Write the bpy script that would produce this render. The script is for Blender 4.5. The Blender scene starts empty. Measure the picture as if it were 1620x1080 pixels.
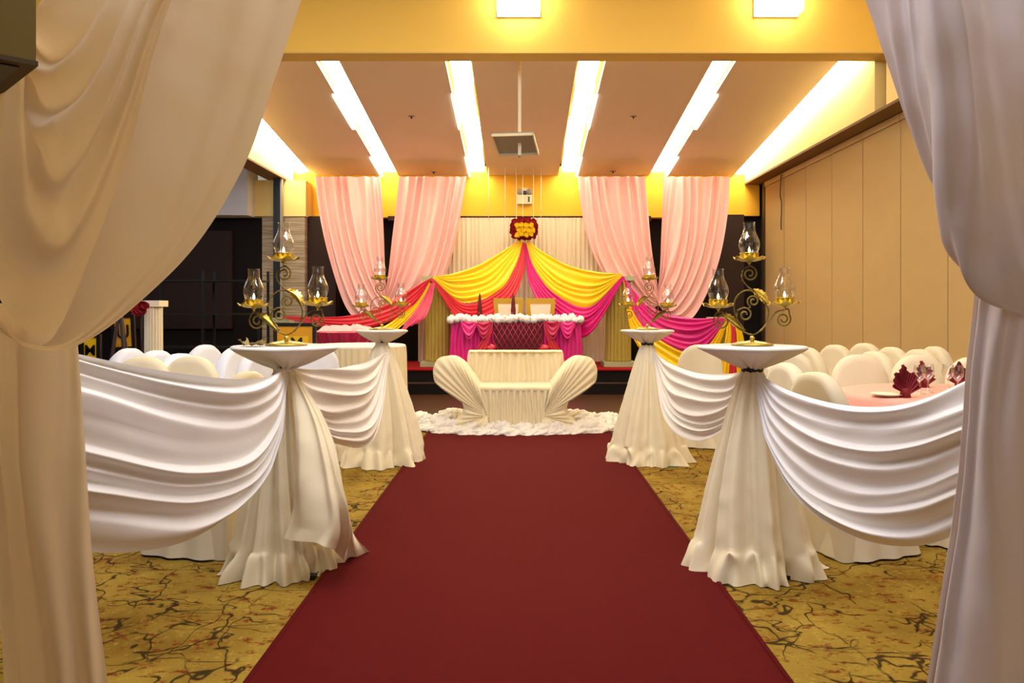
import bpy, math, random
from mathutils import Vector, noise, Matrix
PI = math.pi
S = bpy.context.scene
C = S.collection
F, CX, HY, CH = 1250.0, 822.0, 485.0, 1.26     # focal length (px of 1620), vanishing point, camera height

# ---------------- camera, world, lights, exposure ----------------
cam = bpy.data.cameras.new('camera'); cam_o = bpy.data.objects.new('camera', cam); C.objects.link(cam_o)
cam_o.location = (0, 0, CH); cam_o.rotation_euler = (PI/2, 0, 0)
cam.sensor_width = 36; cam.lens = 36*F/1620
cam.shift_x = -(CX-810)/1620; cam.shift_y = -(540-HY)/1620
cam.clip_end = 100
S.camera = cam_o
w = bpy.data.worlds.new('world'); S.world = w; w.use_nodes = True
w.node_tree.nodes['Background'].inputs[0].default_value = (1.0, .86, .68, 1)
w.node_tree.nodes['Background'].inputs[1].default_value = 0.35
S.view_settings.view_transform = 'Standard'; S.view_settings.look = 'None'
S.view_settings.gamma = 1; S.view_settings.use_curve_mapping = False
S.view_settings.exposure = 0.08
def area(name, loc, rot, sx, sy, power, col):
    l = bpy.data.lights.new(name, 'AREA'); l.shape = 'RECTANGLE'; l.size = sx; l.size_y = sy
    l.energy = power; l.color = col
    o = bpy.data.objects.new(name, l); C.objects.link(o); o.location = loc; o.rotation_euler = rot
    return o
STRIP = 20.0       # ceiling tube emission
# daylight from assumed, unseen windows behind the photographer, and the warm ceiling lamps of the near half of the hall
area('daylight', (1.2, -4.3, 2.2), (PI/2, 0, 0), 6.0, 2.6, 60, (.74, .84, 1.0))
area('cool_fill_overhead', (0, 2.5, 4.4), (math.radians(38), 0, 0), 5.0, 1.4, 210, (.74, .78, 1.0))  # added cool fill overhead: brightens the swags, spares the near drapes
area('side_room_daylight', (-6.6, 7.5, 3.5), (math.radians(25), math.radians(-25), 0), 2.5, 2.5, 75, (.70, .82, 1.0))
area('hall_lamps', (0, 4.6, 4.5), (0, 0, 0), 6.5, 4.0, 170, (1.0, .84, .58))

# ---------------- materials ----------------
M = {}
def lin(h):
    h = h.lstrip('#'); c = [int(h[i:i+2], 16)/255 for i in (0, 2, 4)]
    return tuple(((x/12.92) if x <= .04045 else ((x+.055)/1.055)**2.4) for x in c) + (1,)
def mat(name, col, rough=.6, metal=0, bump=0, bscale=200, var=.0, vscale=3, sheen=0, trans=0, emit=0, spec=.5, stretch=None):
    m = bpy.data.materials.new(name); m.use_nodes = True; nt = m.node_tree; b = nt.nodes['Principled BSDF']
    c = lin(col) if isinstance(col, str) else tuple(col)+(1,)
    b.inputs['Base Color'].default_value = c; b.inputs['Roughness'].default_value = rough
    b.inputs['Metallic'].default_value = metal; b.inputs['Specular IOR Level'].default_value = spec
    if sheen: b.inputs['Sheen Weight'].default_value = sheen
    tc = nt.nodes.new('ShaderNodeTexCoord'); mp = nt.nodes.new('ShaderNodeMapping')
    nt.links.new(tc.outputs['Object'], mp.inputs['Vector'])
    if stretch: mp.inputs['Scale'].default_value = stretch
    n = nt.nodes.new('ShaderNodeTexNoise'); n.inputs['Scale'].default_value = vscale; n.inputs['Detail'].default_value = 4
    nt.links.new(mp.outputs[0], n.inputs['Vector'])
    r = nt.nodes.new('ShaderNodeMix'); r.data_type = 'RGBA'
    nt.links.new(n.outputs['Fac'], r.inputs['Factor'])
    r.inputs['A'].default_value = tuple(min(1, x*(1+var)) for x in c[:3])+(1,)
    r.inputs['B'].default_value = tuple(x*(1-var) for x in c[:3])+(1,)
    nt.links.new(r.outputs['Result'], b.inputs['Base Color'])
    if bump:
        n2 = nt.nodes.new('ShaderNodeTexNoise'); n2.inputs['Scale'].default_value = bscale; n2.inputs['Detail'].default_value = 3
        nt.links.new(mp.outputs[0], n2.inputs['Vector'])
        bp = nt.nodes.new('ShaderNodeBump'); bp.inputs['Strength'].default_value = bump; bp.inputs['Distance'].default_value = .01
        nt.links.new(n2.outputs['Fac'], bp.inputs['Height']); nt.links.new(bp.outputs[0], b.inputs['Normal'])
    if trans:
        t = nt.nodes.new('ShaderNodeBsdfTranslucent'); nt.links.new(r.outputs['Result'], t.inputs['Color'])
        mx = nt.nodes.new('ShaderNodeMixShader'); mx.inputs[0].default_value = trans
        nt.links.new(b.outputs[0], mx.inputs[1]); nt.links.new(t.outputs[0], mx.inputs[2])
        nt.links.new(mx.outputs[0], nt.nodes['Material Output'].inputs['Surface'])
    if emit:
        b.inputs['Emission Color'].default_value = c; b.inputs['Emission Strength'].default_value = emit
    M[name] = m
    return m
mat('cloth_white', '#F4EEE2', .8, bump=.12, bscale=14, var=.02, sheen=.25, trans=.12)
mat('cloth_swag', '#F2F0EB', .7, bump=.08, bscale=10, var=.02, sheen=.1, trans=.08)
mat('cloth_table', '#EEE0B8', .7, bump=.15, bscale=16, var=.03, sheen=.25, trans=.06)
mat('cloth_drape_warm_lit', '#DCC69C', .8, bump=.05, bscale=7, var=.05, sheen=.3, trans=.4)  # white cloth; the warm light on the left drape is put into its colour
mat('cloth_drape_cool_lit', '#D6CBC8', .8, bump=.05, bscale=7, var=.04, sheen=.3, trans=.2)  # same white cloth with the right side's cooler light in its colour
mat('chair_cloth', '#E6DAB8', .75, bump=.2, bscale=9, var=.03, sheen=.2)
mat('chair_cloth_cool_lit', '#EDF0F8', .75, bump=.2, bscale=9, var=.03, sheen=.2)  # copy of the chair cloth with the side room's bluish daylight tinted in
mat('satin_pink', '#F6C4BE', .28, bump=.12, bscale=12, var=.03, trans=.08, spec=.8)
mat('satin_yellow', '#F8CB08', .34, bump=.04, bscale=9, var=.04, spec=.6)
mat('satin_coral', '#D92E3F', .34, bump=.04, bscale=9, var=.05, spec=.6)
mat('satin_magenta', '#DC1E84', .4, bump=.04, bscale=9, var=.06, spec=.6)
mat('satin_fuchsia', '#B8104C', .4, bump=.06, bscale=14, var=.08, sheen=.2)
mat('maroon', '#5E0A14', .7, var=.1, bump=.1, bscale=60)
mat('napkin_red', '#7A0F18', .75, var=.1, bump=.1, bscale=60)
mat('backdrop', '#F0E0C0', .8, var=.03, bump=.05, bscale=20, trans=.1)
mat('red_carpet', '#5A100F', .95, bump=.5, bscale=350, var=.10, vscale=14, spec=.1)
mat('stage_red', '#8A1517', .9, bump=.3, bscale=200, var=.1, spec=.1)
mat('stage_black', '#120B09', .8, var=.2, spec=.2)
mat('wall_yellow', '#F4BC3A', .7, var=.02, spec=.2)
mat('beam_yellow', '#F8CE5E', .7, var=.02, spec=.2)
mat('wall_cream', '#F3D98C', .7, var=.02, spec=.2)
mat('soffit_brown', '#7C5F3C', .7, var=.05, spec=.2)
mat('beam_under', '#DDBE6A', .7, var=.03, spec=.2)
mat('panel_ceiling', '#E8D9CC', .75, var=.03, vscale=1.5, spec=.2)
mat('dark_wall', '#150D0A', .7, var=.2, spec=.2)
mat('dark_brown', '#2B1810', .6, var=.2, spec=.3)
mat('partition', '#BBA06C', .8, bump=.15, bscale=60, var=.06, vscale=2, spec=.15, stretch=(1, 1, 2))
mat('partition_head', '#C8AE78', .8, var=.04)
mat('rail', '#4A3B28', .5, var=.1)
mat('white_paint', '#DADDE2', .7, var=.03)
mat('pale_grey', '#9A9488', .7, var=.05)
mat('gold', '#B7A045', .32, metal=.85, var=.12, vscale=30)
mat('gold_bright', '#E3C75A', .25, metal=.85, var=.1, vscale=30)
mat('gold_rope', '#8F7A35', .45, metal=.6, var=.25, vscale=60)
mat('gold_frame', '#B89A22', .45, metal=.3, var=.1)
mat('pillar_gold', '#B09A3E', .6, var=.06, vscale=8)
mat('pillar_cap', '#A9AE85', .6, var=.05)
mat('black_metal', '#0A0A0B', .4, var=.1)
mat('sign_yellow', '#E6B913', .5, var=.04)
mat('sign_orange', '#D99A12', .5, var=.04)
mat('cushion', '#EDE3C6', .8, var=.03)
mat('flower_red', '#A3131F', .7, var=.2, vscale=30)
mat('flower_yellow', '#FBD214', .7, var=.12, vscale=30)
mat('rosette_white', '#F1EAE4', .8, var=.05, vscale=30)
mat('cloth_pinkish', '#F2A8A6', .7, var=.08, vscale=20)
mat('table_pink', '#EFA894', .6, var=.04)
mat('plastic_white', '#E8DDB8', .5, var=.02)
mat('green_mark', '#1E5A35', .5)
mat('green_ribbon', '#3E6E4A', .6)
mat('olive_box', '#7A6516', .6, var=.06)
mat('olive_trim', '#4F3F16', .6, var=.06)
mat('napkin_olive', '#9A8650', .7, var=.1, vscale=30)
mat('string', '#F2E6C8', .6)
mat('wax', '#FFF2D8', .5)
def emis(name, col, s):
    m = bpy.data.materials.new(name); m.use_nodes = True; nt = m.node_tree
    e = nt.nodes.new('ShaderNodeEmission'); e.inputs[0].default_value = tuple(col)+(1,); e.inputs[1].default_value = s
    nt.links.new(e.outputs[0], nt.nodes['Material Output'].inputs['Surface']); M[name] = m
emis('tube', (1.0, .87, .62), STRIP)
mat('candle_wax_lit', '#FFD9A0', .5, emit=2.2)  # emission stands in for the flame lighting up the wax
emis('side_glow', (1.0, .86, .62), 1.6)
emis('box_lamp', (1.0, .90, .74), 9)
emis('flame', (1.0, .55, .18), 28)
emis('flame_halo', (1.0, .72, .35), 5)
def glass():
    m = bpy.data.materials.new('chimney_glass'); m.use_nodes = True; nt = m.node_tree; nt.nodes.remove(nt.nodes['Principled BSDF'])
    t = nt.nodes.new('ShaderNodeBsdfTransparent'); g = nt.nodes.new('ShaderNodeBsdfGlossy'); g.inputs['Roughness'].default_value = .04
    f = nt.nodes.new('ShaderNodeLayerWeight'); f.inputs['Blend'].default_value = .35
    mr = nt.nodes.new('ShaderNodeMapRange'); mr.inputs['To Min'].default_value = .10; mr.inputs['To Max'].default_value = .75
    mx = nt.nodes.new('ShaderNodeMixShader'); nt.links.new(f.outputs['Facing'], mr.inputs['Value']); nt.links.new(mr.outputs[0], mx.inputs[0])
    nt.links.new(t.outputs[0], mx.inputs[1]); nt.links.new(g.outputs[0], mx.inputs[2])
    nt.links.new(mx.outputs[0], nt.nodes['Material Output'].inputs['Surface']); M['glass'] = m
glass()
def carpet():
    m = bpy.data.materials.new('patterned_carpet'); m.use_nodes = True; nt = m.node_tree; b = nt.nodes['Principled BSDF']; L = nt.links.new
    N = nt.nodes.new
    b.inputs['Roughness'].default_value = .95; b.inputs['Specular IOR Level'].default_value = .1
    tc = N('ShaderNodeTexCoord')
    def nz(sc, det=2, rough=.5, off=(0, 0, 0), dist=0, st=(1, 1, 1)):
        mp = N('ShaderNodeMapping'); mp.inputs['Location'].default_value = off; mp.inputs['Scale'].default_value = st; L(tc.outputs['Object'], mp.inputs[0])
        n = N('ShaderNodeTexNoise'); n.inputs['Scale'].default_value = sc; n.inputs['Detail'].default_value = det
        n.inputs['Roughness'].default_value = rough; n.inputs['Distortion'].default_value = dist; L(mp.outputs[0], n.inputs['Vector']); return n.outputs['Fac']
    def math_(op, a, v):
        x = N('ShaderNodeMath'); x.operation = op
        if hasattr(a, 'node'): L(a, x.inputs[0])
        else: x.inputs[0].default_value = a
        if hasattr(v, 'node'): L(v, x.inputs[1])
        else: x.inputs[1].default_value = v
        return x.outputs[0]
    def ramp(x, a, c):
        r = N('ShaderNodeMapRange'); r.inputs['From Min'].default_value = a; r.inputs['From Max'].default_value = c; L(x, r.inputs['Value']); return r.outputs[0]
    def line(x, c, wd): return ramp(math_('ABSOLUTE', math_('SUBTRACT', x, c), 0), wd, wd*.45)   # 1 on the line
    def vor(sc, wd, seed, st, dist):
        mp = N('ShaderNodeMapping'); mp.inputs['Scale'].default_value = st; mp.inputs['Location'].default_value = (seed, seed*.7, 0); L(tc.outputs['Object'], mp.inputs[0])
        nn = N('ShaderNodeTexNoise'); nn.inputs['Scale'].default_value = 2.6; nn.inputs['Detail'].default_value = 3; L(mp.outputs[0], nn.inputs['Vector'])
        vm = N('ShaderNodeVectorMath'); vm.operation = 'MULTIPLY_ADD'; L(nn.outputs['Color'], vm.inputs[0]); vm.inputs[1].default_value = (dist, dist, 0); L(mp.outputs[0], vm.inputs[2])
        v = N('ShaderNodeTexVoronoi'); v.feature = 'DISTANCE_TO_EDGE'; v.voronoi_dimensions = '2D'; v.inputs['Scale'].default_value = sc; L(vm.outputs[0], v.inputs['Vector'])
        return ramp(v.outputs['Distance'], wd, wd*.4)
    a = vor(1.5, .02, 3, (1, .8, 1), 1.1)
    c = vor(2.6, .021, 8, (.55, 1.5, 1), .8)
    d = math_('MULTIPLY', vor(3.8, .022, 5, (1.2, .7, 1), .6), ramp(nz(1.6, 1, .5, (4, 4, 4)), .44, .48))
    e = line(nz(1.1, 2, .5, (11, 2, 4), .3), .56, .004)
    ln = math_('MAXIMUM', math_('MAXIMUM', a, c), d)
    brk = ramp(nz(5, 3), .36, .44); ln = math_('MULTIPLY', ln, brk)
    m1 = N('ShaderNodeMix'); m1.data_type = 'RGBA'; m1.inputs['A'].default_value = lin('#A08434'); m1.inputs['B'].default_value = lin('#7C5F1E'); L(ramp(nz(3.5, 4), .3, .7), m1.inputs['Factor'])
    m2 = N('ShaderNodeMix'); m2.data_type = 'RGBA'; L(m1.outputs['Result'], m2.inputs['A']); m2.inputs['B'].default_value = lin('#6F2A0C'); L(math_('MULTIPLY', ramp(nz(26, 3, .7, (0, 0, 0), 0, (.6, 1, 1)), .55, .64), .9), m2.inputs['Factor'])
    m3 = N('ShaderNodeMix'); m3.data_type = 'RGBA'; L(m2.outputs['Result'], m3.inputs['A']); m3.inputs['B'].default_value = lin('#B89F44'); L(math_('MULTIPLY', ramp(nz(45, 3, .7, (5, 5, 5)), .56, .7), .6), m3.inputs['Factor'])
    m4 = N('ShaderNodeMix'); m4.data_type = 'RGBA'; L(m3.outputs['Result'], m4.inputs['A']); m4.inputs['B'].default_value = lin('#2A1A08'); L(math_('MULTIPLY', ln, .9), m4.inputs['Factor'])
    L(m4.outputs['Result'], b.inputs['Base Color'])
    bp = N('ShaderNodeBump'); bp.inputs['Strength'].default_value = .4; bp.inputs['Distance'].default_value = .004; L(nz(300, 2), bp.inputs['Height']); L(bp.outputs[0], b.inputs['Normal'])
    M['carpet'] = m
carpet()
def wallpaper():
    m = mat('column_paper', '#A8977A', .8); nt = m.node_tree; b = nt.nodes['Principled BSDF']
    tc = nt.nodes.new('ShaderNodeTexCoord'); mp = nt.nodes.new('ShaderNodeMapping'); mp.inputs['Scale'].default_value = (1.2, 1.2, 48)
    n = nt.nodes.new('ShaderNodeTexNoise'); n.inputs['Scale'].default_value = 1.6; n.inputs['Detail'].default_value = 3
    r = nt.nodes.new('ShaderNodeValToRGB'); r.color_ramp.elements[0].position = .4; r.color_ramp.elements[1].position = .6
    r.color_ramp.elements[0].color = lin('#8C7C64'); r.color_ramp.elements[1].color = lin('#B8A98F')
    nt.links.new(tc.outputs['Object'], mp.inputs[0]); nt.links.new(mp.outputs[0], n.inputs['Vector']); nt.links.new(n.outputs['Fac'], r.inputs[0]); nt.links.new(r.outputs[0], b.inputs['Base Color'])
wallpaper()
def woodfloor():
    m = mat('wood_floor', '#3C2110', .35, var=.3, vscale=6, stretch=(1, 8, 1), spec=.4)
woodfloor()

# ---------------- geometry helpers ----------------
def W(px, py, Y):
    return Vector(((px-CX)/F*Y, Y, CH-(py-HY)/F*Y))
def bez(v): return v*v*(3-2*v)
def cr(pts, t):            # Catmull-Rom through points, t in 0..1
    n = len(pts)-1
    if n == 1: return pts[0].lerp(pts[1], t)
    x = min(max(t, 0), 1)*n; i = min(int(x), n-1); f = x-i
    p1, p2 = pts[i], pts[i+1]
    p0 = pts[i-1] if i > 0 else p1*2-p2
    p3 = pts[i+2] if i+2 <= n else p2*2-p1
    return 0.5*((2*p1)+(p2-p0)*f+(2*p0-5*p1+4*p2-p3)*f*f+(3*p1-p0-3*p2+p3)*f**3)
class MB:
    def __init__(s): s.v = []; s.f = []
    def add(s, v, f):
        k = len(s.v); s.v += [Vector(p) for p in v]; s.f += [tuple(i+k for i in q) for q in f]; return s
    def grid(s, g, close=False):
        k = len(s.v); m = len(g[0])
        for row in g: s.v += [Vector(p) for p in row]
        for i in range(len(g)-1):
            for j in range(m if close else m-1):
                j2 = (j+1) % m
                s.f.append((k+i*m+j, k+i*m+j2, k+(i+1)*m+j2, k+(i+1)*m+j))
        return s
    def box(s, x0, x1, y0, y1, z0, z1, mtx=None):
        v = [Vector((x, y, z)) for z in (z0, z1) for y in (y0, y1) for x in (x0, x1)]
        if mtx: v = [mtx @ p for p in v]
        return s.add(v, [(0, 2, 3, 1), (4, 5, 7, 6), (0, 1, 5, 4), (2, 6, 7, 3), (0, 4, 6, 2), (1, 3, 7, 5)])
    def lathe(s, prof, n=24, c=(0, 0, 0), caps=True, mod=None):
        g = []
        for (r, z) in prof:
            g.append([(c[0]+r*(mod(a, z) if mod else 1)*math.cos(a), c[1]+r*(mod(a, z) if mod else 1)*math.sin(a), c[2]+z) for a in [2*PI*j/n for j in range(n)]])
        k = len(s.v); s.grid(g, True)
        if caps:
            s.f.append(tuple(range(k+n-1, k-1, -1))); s.f.append(tuple(range(k+(len(prof)-1)*n, k+len(prof)*n)))
        return s
    def tube(s, pts, r, n=6, samples=None, twist=0, flat=1.0, taper=None):
        pts = [Vector(p) for p in pts]; m = samples or len(pts)*5
        P = [cr(pts, i/(m-1)) for i in range(m)]; g = []; L = 0; up = None
        for i, p in enumerate(P):
            t = (P[min(i+1, m-1)]-P[max(i-1, 0)]).normalized()
            if up is None:
                up = Vector((0, 1, 0)) if abs(t.y) < .9 else Vector((1, 0, 0))
            a = (up - t*up.dot(t)).normalized(); up = a; b_ = t.cross(a)
            if i: L += (p-P[i-1]).length
            tw = twist*L; rr = r*(taper(i/(m-1)) if taper else 1)
            row = []
            for j in range(n):
                th = 2*PI*j/n; x = math.cos(th)*rr; y = math.sin(th)*rr*flat
                x, y = x*math.cos(tw)-y*math.sin(tw), x*math.sin(tw)+y*math.cos(tw)
                row.append(p+a*x+b_*y)
            g.append(row)
        k = len(s.v); s.grid(g, True)
        s.f.append(tuple(range(k, k+n))[::-1]); s.f.append(tuple(range(k+(m-1)*n, k+m*n)))
        return s
    def ball(s, c, rx, ry=None, rz=None, n=12, lump=0, seed=0):
        ry = ry or rx; rz = rz or rx; g = []
        for i in range(n//2+1):
            ph = PI*i/(n//2); row = []
            for j in range(n):
                th = 2*PI*j/n; d = Vector((math.sin(ph)*math.cos(th), math.sin(ph)*math.sin(th), math.cos(ph)))
                q = 1+lump*noise.noise(d*2.5+Vector((seed, 0, 0)))
                row.append((c[0]+d.x*rx*q, c[1]+d.y*ry*q, c[2]+d.z*rz*q))
            g.append(row)
        return s.grid(g, True)
    def build(s, name, m, parent=None, smooth=True, label=None, cat=None, group=None, kind=None, loc=None, weld=False):
        off = Vector((0, 0, 0))
        if parent is None:
            if loc is not None: off = Vector(loc)
            else:
                xs = [p.x for p in s.v]; ys = [p.y for p in s.v]; zs = [p.z for p in s.v]
                off = Vector(((min(xs)+max(xs))/2, (min(ys)+max(ys))/2, min(zs)))
        me = bpy.data.meshes.new(name); me.from_pydata([p-off for p in s.v], [], s.f); me.update()
        if smooth: me.polygons.foreach_set('use_smooth', [True]*len(me.polygons))
        me.materials.append(M[m]); o = bpy.data.objects.new(name, me); C.objects.link(o); o.location = off
        if parent is not None: o.parent = parent
        tag(o, label, cat, group, kind); return o
def tag(o, label=None, cat=None, group=None, kind=None):
    if label: o['label'] = label
    if cat: o['category'] = cat
    if group: o['group'] = group
    if kind: o['kind'] = kind
    return o
def empty(name, loc, label=None, cat=None, group=None, rz=0, kind=None):
    o = bpy.data.objects.new(name, None); C.objects.link(o); o.location = loc; o.rotation_euler = (0, 0, rz); o.empty_display_size = .1
    return tag(o, label, cat, group, kind)
KIDS = {}
def copy_tree(o, loc=None, rz=None, label=None, group=None, parent=None, scale=None):
    c = o.copy(); C.objects.link(c)
    if parent: c.parent = parent
    for ch in [x for x in C.objects if x.parent == o]: copy_tree(ch, parent=c)
    if loc is not None: c.location = loc
    if rz is not None: c.rotation_euler = (0, 0, rz)
    if label: c['label'] = label
    if group: c['group'] = group
    if scale: c.scale = scale
    return c
def saw(ph, k=.3):
    t = ph % 1.0
    return bez(t/k) if t < k else 1-bez((t-k)/(1-k))
def sheet(mb, keys, folds, amp, nu=60, nv=120, mode='saw', seed=0, warp=.25, amin=0.0, sk=.32, face=(0, -1, 0), wrinkle=0.0, endfade=None, maxamp=.06, vmap=None):
    """cloth: strands run along each key (u), keys are spread across (v); folds run with the strands"""
    rows = []; kp = [[Vector(p) for p in k] for k in keys]
    for i in range(nu+1):
        u = i/nu; cs = [cr(k, u) for k in kp]
        rows.append([cr(cs, (vmap(j/nv) if vmap else j/nv)) for j in range(nv+1)])
    out = []; face = Vector(face); sg = 0
    for i in range(2, nu-1, 3):
        for j in range(2, nv-1, 5): sg += (rows[i+1][j]-rows[i-1][j]).cross(rows[i][j+1]-rows[i][j-1]).normalized().dot(face)
    sg = 1 if sg >= 0 else -1
    for i in range(nu+1):
        u = i/nu; row = []
        wd = sum((rows[i][j+1]-rows[i][j]).length for j in range(nv))
        a = min(max(amp*wd/folds, amin), maxamp)
        if endfade: a *= endfade(u)
        for j in range(nv+1):
            v = j/nv; p = rows[i][j]
            tu = rows[min(i+1, nu)][j]-rows[max(i-1, 0)][j]; tv = rows[i][min(j+1, nv)]-rows[i][max(j-1, 0)]
            n = tu.cross(tv)
            if n.length < 1e-9: n = face.copy()
            n.normalize()
            n *= sg
            n = (n*.6+face*.4).normalized()
            ph = folds*(v+warp/folds*(noise.noise(Vector((v*folds*.5+seed*3.7, u*1.6, seed)))*2))
            mod = .55+.9*abs(noise.noise(Vector((math.floor(ph)*1.7, u*1.3, seed+5.2))))+.25*math.sin(u*5+math.floor(ph)*2.1)
            mod = max(mod, .25)
            if mode == 'saw': d = saw(ph, sk)
            else: d = .5+.5*math.cos(2*PI*ph)
            # blend amplitude smoothly between folds
            q = p + n*(a*d*(mod if mode == 'saw' else 1))
            if wrinkle: q += n*wrinkle*noise.noise(q*9+Vector((seed, 0, 0)))
            row.append(q)
        out.append(row)
    mb.grid(out); return mb
def K(*t, Y=None):
    return [W(p[0], p[1], p[2] if len(p) > 2 else Y) for p in t]

# ---------------- the setting ----------------
XR, XL, YB = 4.07, -4.07, 13.5
def zc(Y): return 3.44+.129*(YB-Y)
def struct(mb, name, m, smooth=False, parent=None): return mb.build(name, m, parent, smooth=smooth, kind='structure' if parent is None else None)
struct(MB().box(-9, 4.6, -4.6, 14, -.1, 0), 'floor', 'carpet')
struct(MB().box(-2.9, 2.9, 8.15, 11.24, 0, .012), 'dance_floor', 'wood_floor')
# back wall: dark below, yellow bulkhead above
struct(MB().box(-4.3, 4.3, YB, YB+.15, 0, 4.9), 'wall_back', 'dark_wall')
struct(MB().box(-3.62, 3.50, 13.28, 13.5, 2.76, 3.62), 'trim_1', 'wall_yellow')
struct(MB().box(3.50, 4.07, 13.40, 13.5, 2.80, 3.62), 'trim_2', 'wall_yellow')
struct(MB().box(-3.80, -3.62, 13.36, 13.5, 2.78, 3.62), 'trim_3', 'wall_yellow')
struct(MB().box(-2.2, 2.2, 13.2, 13.28, 2.70, 2.775), 'trim_4', 'dark_brown')
struct(MB().box(3.3, 3.75, 13.2, 13.45, 0, 2.80), 'trim_5', 'dark_brown')
# column where the left partition ends
colm = MB().box(-4.22, -3.52, 12.95, 13.45, 0, 2.74).build('trim_6', 'column_paper', smooth=False, kind='structure')
struct(MB().box(-4.34, -3.50, 12.93, 13.5, 2.74, 3.33), 'trim_7', 'wall_cream')
struct(MB().box(-3.96, -3.86, 12.70, 12.80, 0, 3.33), 'trim_8', 'black_metal')
struct(MB().box(-3.855, -3.825, 12.72, 12.78, 0, 3.33), 'trim_9', 'pale_grey')
struct(MB().box(-3.52, -3.05, 13.1, 13.45, 0, 2.76), 'trim_10', 'dark_brown')
# folding partition on the right, one object per leaf
wr = MB().box(4.12, 4.30, -4.5, 13.5, 0, 4.9).build('wall_right', 'rail', smooth=False, kind='structure')
for k in range(15):
    y1 = 13.08-.93*k; y0 = y1-.912
    mb = MB().box(4.07-4.21, 4.115-4.21, y0-4.5, y1-4.5, .02, 3.24)
    p = mb.build('panel', 'partition', wr, smooth=False)
    MB().box(4.055-4.21, 4.118-4.21, y0-4.5, y1-4.5, 3.245, 3.32).build('panel_header', 'partition_head', wr, smooth=False)
MB().box(4.06-4.21, 4.118-4.21, 13.10-4.5, 13.22-4.5, 0, 3.32).build('jamb', 'rail', wr, smooth=False)
struct(MB().box(4.05, 4.12, -4.5, 13.4, 3.322, 3.345), 'trim_11', 'rail')
def uw(x0, x1, name):
    struct(MB().box(x0, x1, 8.5, 13.5, 3.36, 4.9), name, 'wall_cream')
uw(3.82, 4.12, 'trim_12'); uw(-4.12, -3.82, 'trim_13')
struct(MB().box(3.815, 4.05, -4.5, 13.4, 3.33, 3.36), 'trim_14', 'soffit_brown')
struct(MB().box(-4.12, -3.815, 8.5, 13.4, 3.33, 3.36), 'trim_15', 'soffit_brown')
struct(MB().box(3.82, 4.12, -4.5, 8.23, 3.36, 4.9), 'trim_16', 'wall_cream')
# cross beam
struct(MB().box(-9, 4.4, 8.24, 8.5, 3.915, 4.9), 'wall_beam', 'beam_yellow')
struct(MB().box(-4.4, 4.4, 8.235, 8.505, 3.90, 3.915), 'trim_17', 'beam_under')
# ceilings
struct(MB().box(-9, 4.4, -4.6, 8.24, 4.72, 4.85), 'ceiling', 'wall_cream')
def slab(x0, x1, dz, th):
    mb = MB(); v = []
    for z_ in (0, th):
        for y in (8.5, YB):
            for x in (x0, x1): v.append((x, y, zc(y)+dz+z_))
    return mb.add(v, [(0, 2, 3, 1), (4, 5, 7, 6), (0, 1, 5, 4), (2, 6, 7, 3), (0, 4, 6, 2), (1, 3, 7, 5)])
pan = [(-3.48, -2.30), (-2.04, -.84), (-.54, .65), (.97, 2.18), (2.44, 3.60)]
cu = slab(-4.1, 4.1, .26, .1).build('ceiling_upper', 'wall_cream', smooth=False, kind='structure', loc=(0, 11, 3.8))
for a, b in pan:
    mb = slab(a, b, 0, .05); mb.v = [p-Vector((0, 11, 3.8)) for p in mb.v]; mb.build('ceiling_panel', 'panel_ceiling', cu, smooth=False)
# tube lights in the slots
slots = [(-3.65, 'outermost left slot'), (-2.17, 'second slot from the left wall'), (-.69, 'slot left of the hanging tray'), (.81, 'slot right of the hanging tray'), (2.31, 'second slot from the folding wall'), (3.71, 'slot beside the folding wall')]
rows_ = ['nearest the beam', 'second from the beam', 'third from the beam', 'nearest the stage wall']
for i, (x, nm) in enumerate(slots):
    for k in range(4):
        y0 = 8.62+1.22*k; y1 = min(y0+1.18, 13.42); dx = (.012 if k % 2 else -.004)*(1 if x > 0 else -1)
        cx = x+dx
        e = empty('tube_light', (cx, y0, zc(y0)), 'glowing white ceiling tube in the %s, %s' % (nm, rows_[k]), 'ceiling light', 'tubes in the ceiling slots')
        def sl(hw, z0, z1, n, m):
            v = [(xx, yy, zz+zc(y0+yy)-zc(y0)) for zz in (z0, z1) for yy in (0, y1-y0) for xx in (-hw, hw)]
            return MB().add(v, [(0, 2, 3, 1), (4, 5, 7, 6), (0, 1, 5, 4), (2, 6, 7, 3), (0, 4, 6, 2), (1, 3, 7, 5)]).build(n, m, e, smooth=False)
        sl(.118, .125, .17, 'housing', 'white_paint'); sl(.113, .06, .123, 'diffuser', 'tube')
        if k % 2 and abs(x) < 3:
            so_ = (.145 if x > 0 else -.145)-dx
            v = [(xx, yy, zz+zc(y0+yy)-zc(y0)) for zz in (-.035, -.003) for yy in (0, y1-y0) for xx in (so_-.022, so_+.022)]
            MB().add(v, [(0, 2, 3, 1), (4, 5, 7, 6), (0, 1, 5, 4), (2, 6, 7, 3), (0, 4, 6, 2), (1, 3, 7, 5)]).build('side_tube', 'side_glow', e, smooth=False)
for x, lab in ((-.01, 'glowing white box lamp on the yellow beam, above the aisle'), (3.40-.74, 'glowing white box lamp on the yellow beam, near the right curtain')):
    e = empty('box_lamp', (x, 8.235, 4.27), lab, 'wall light', 'box lamps on the beam')
    MB().box(-.225, .225, -.03, 0, 0, .3).build('backplate', 'white_paint', e, smooth=False)
    MB().box(-.22, .22, -.24, -.031, 0, .28).build('diffuser', 'box_lamp', e, smooth=False)
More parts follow.
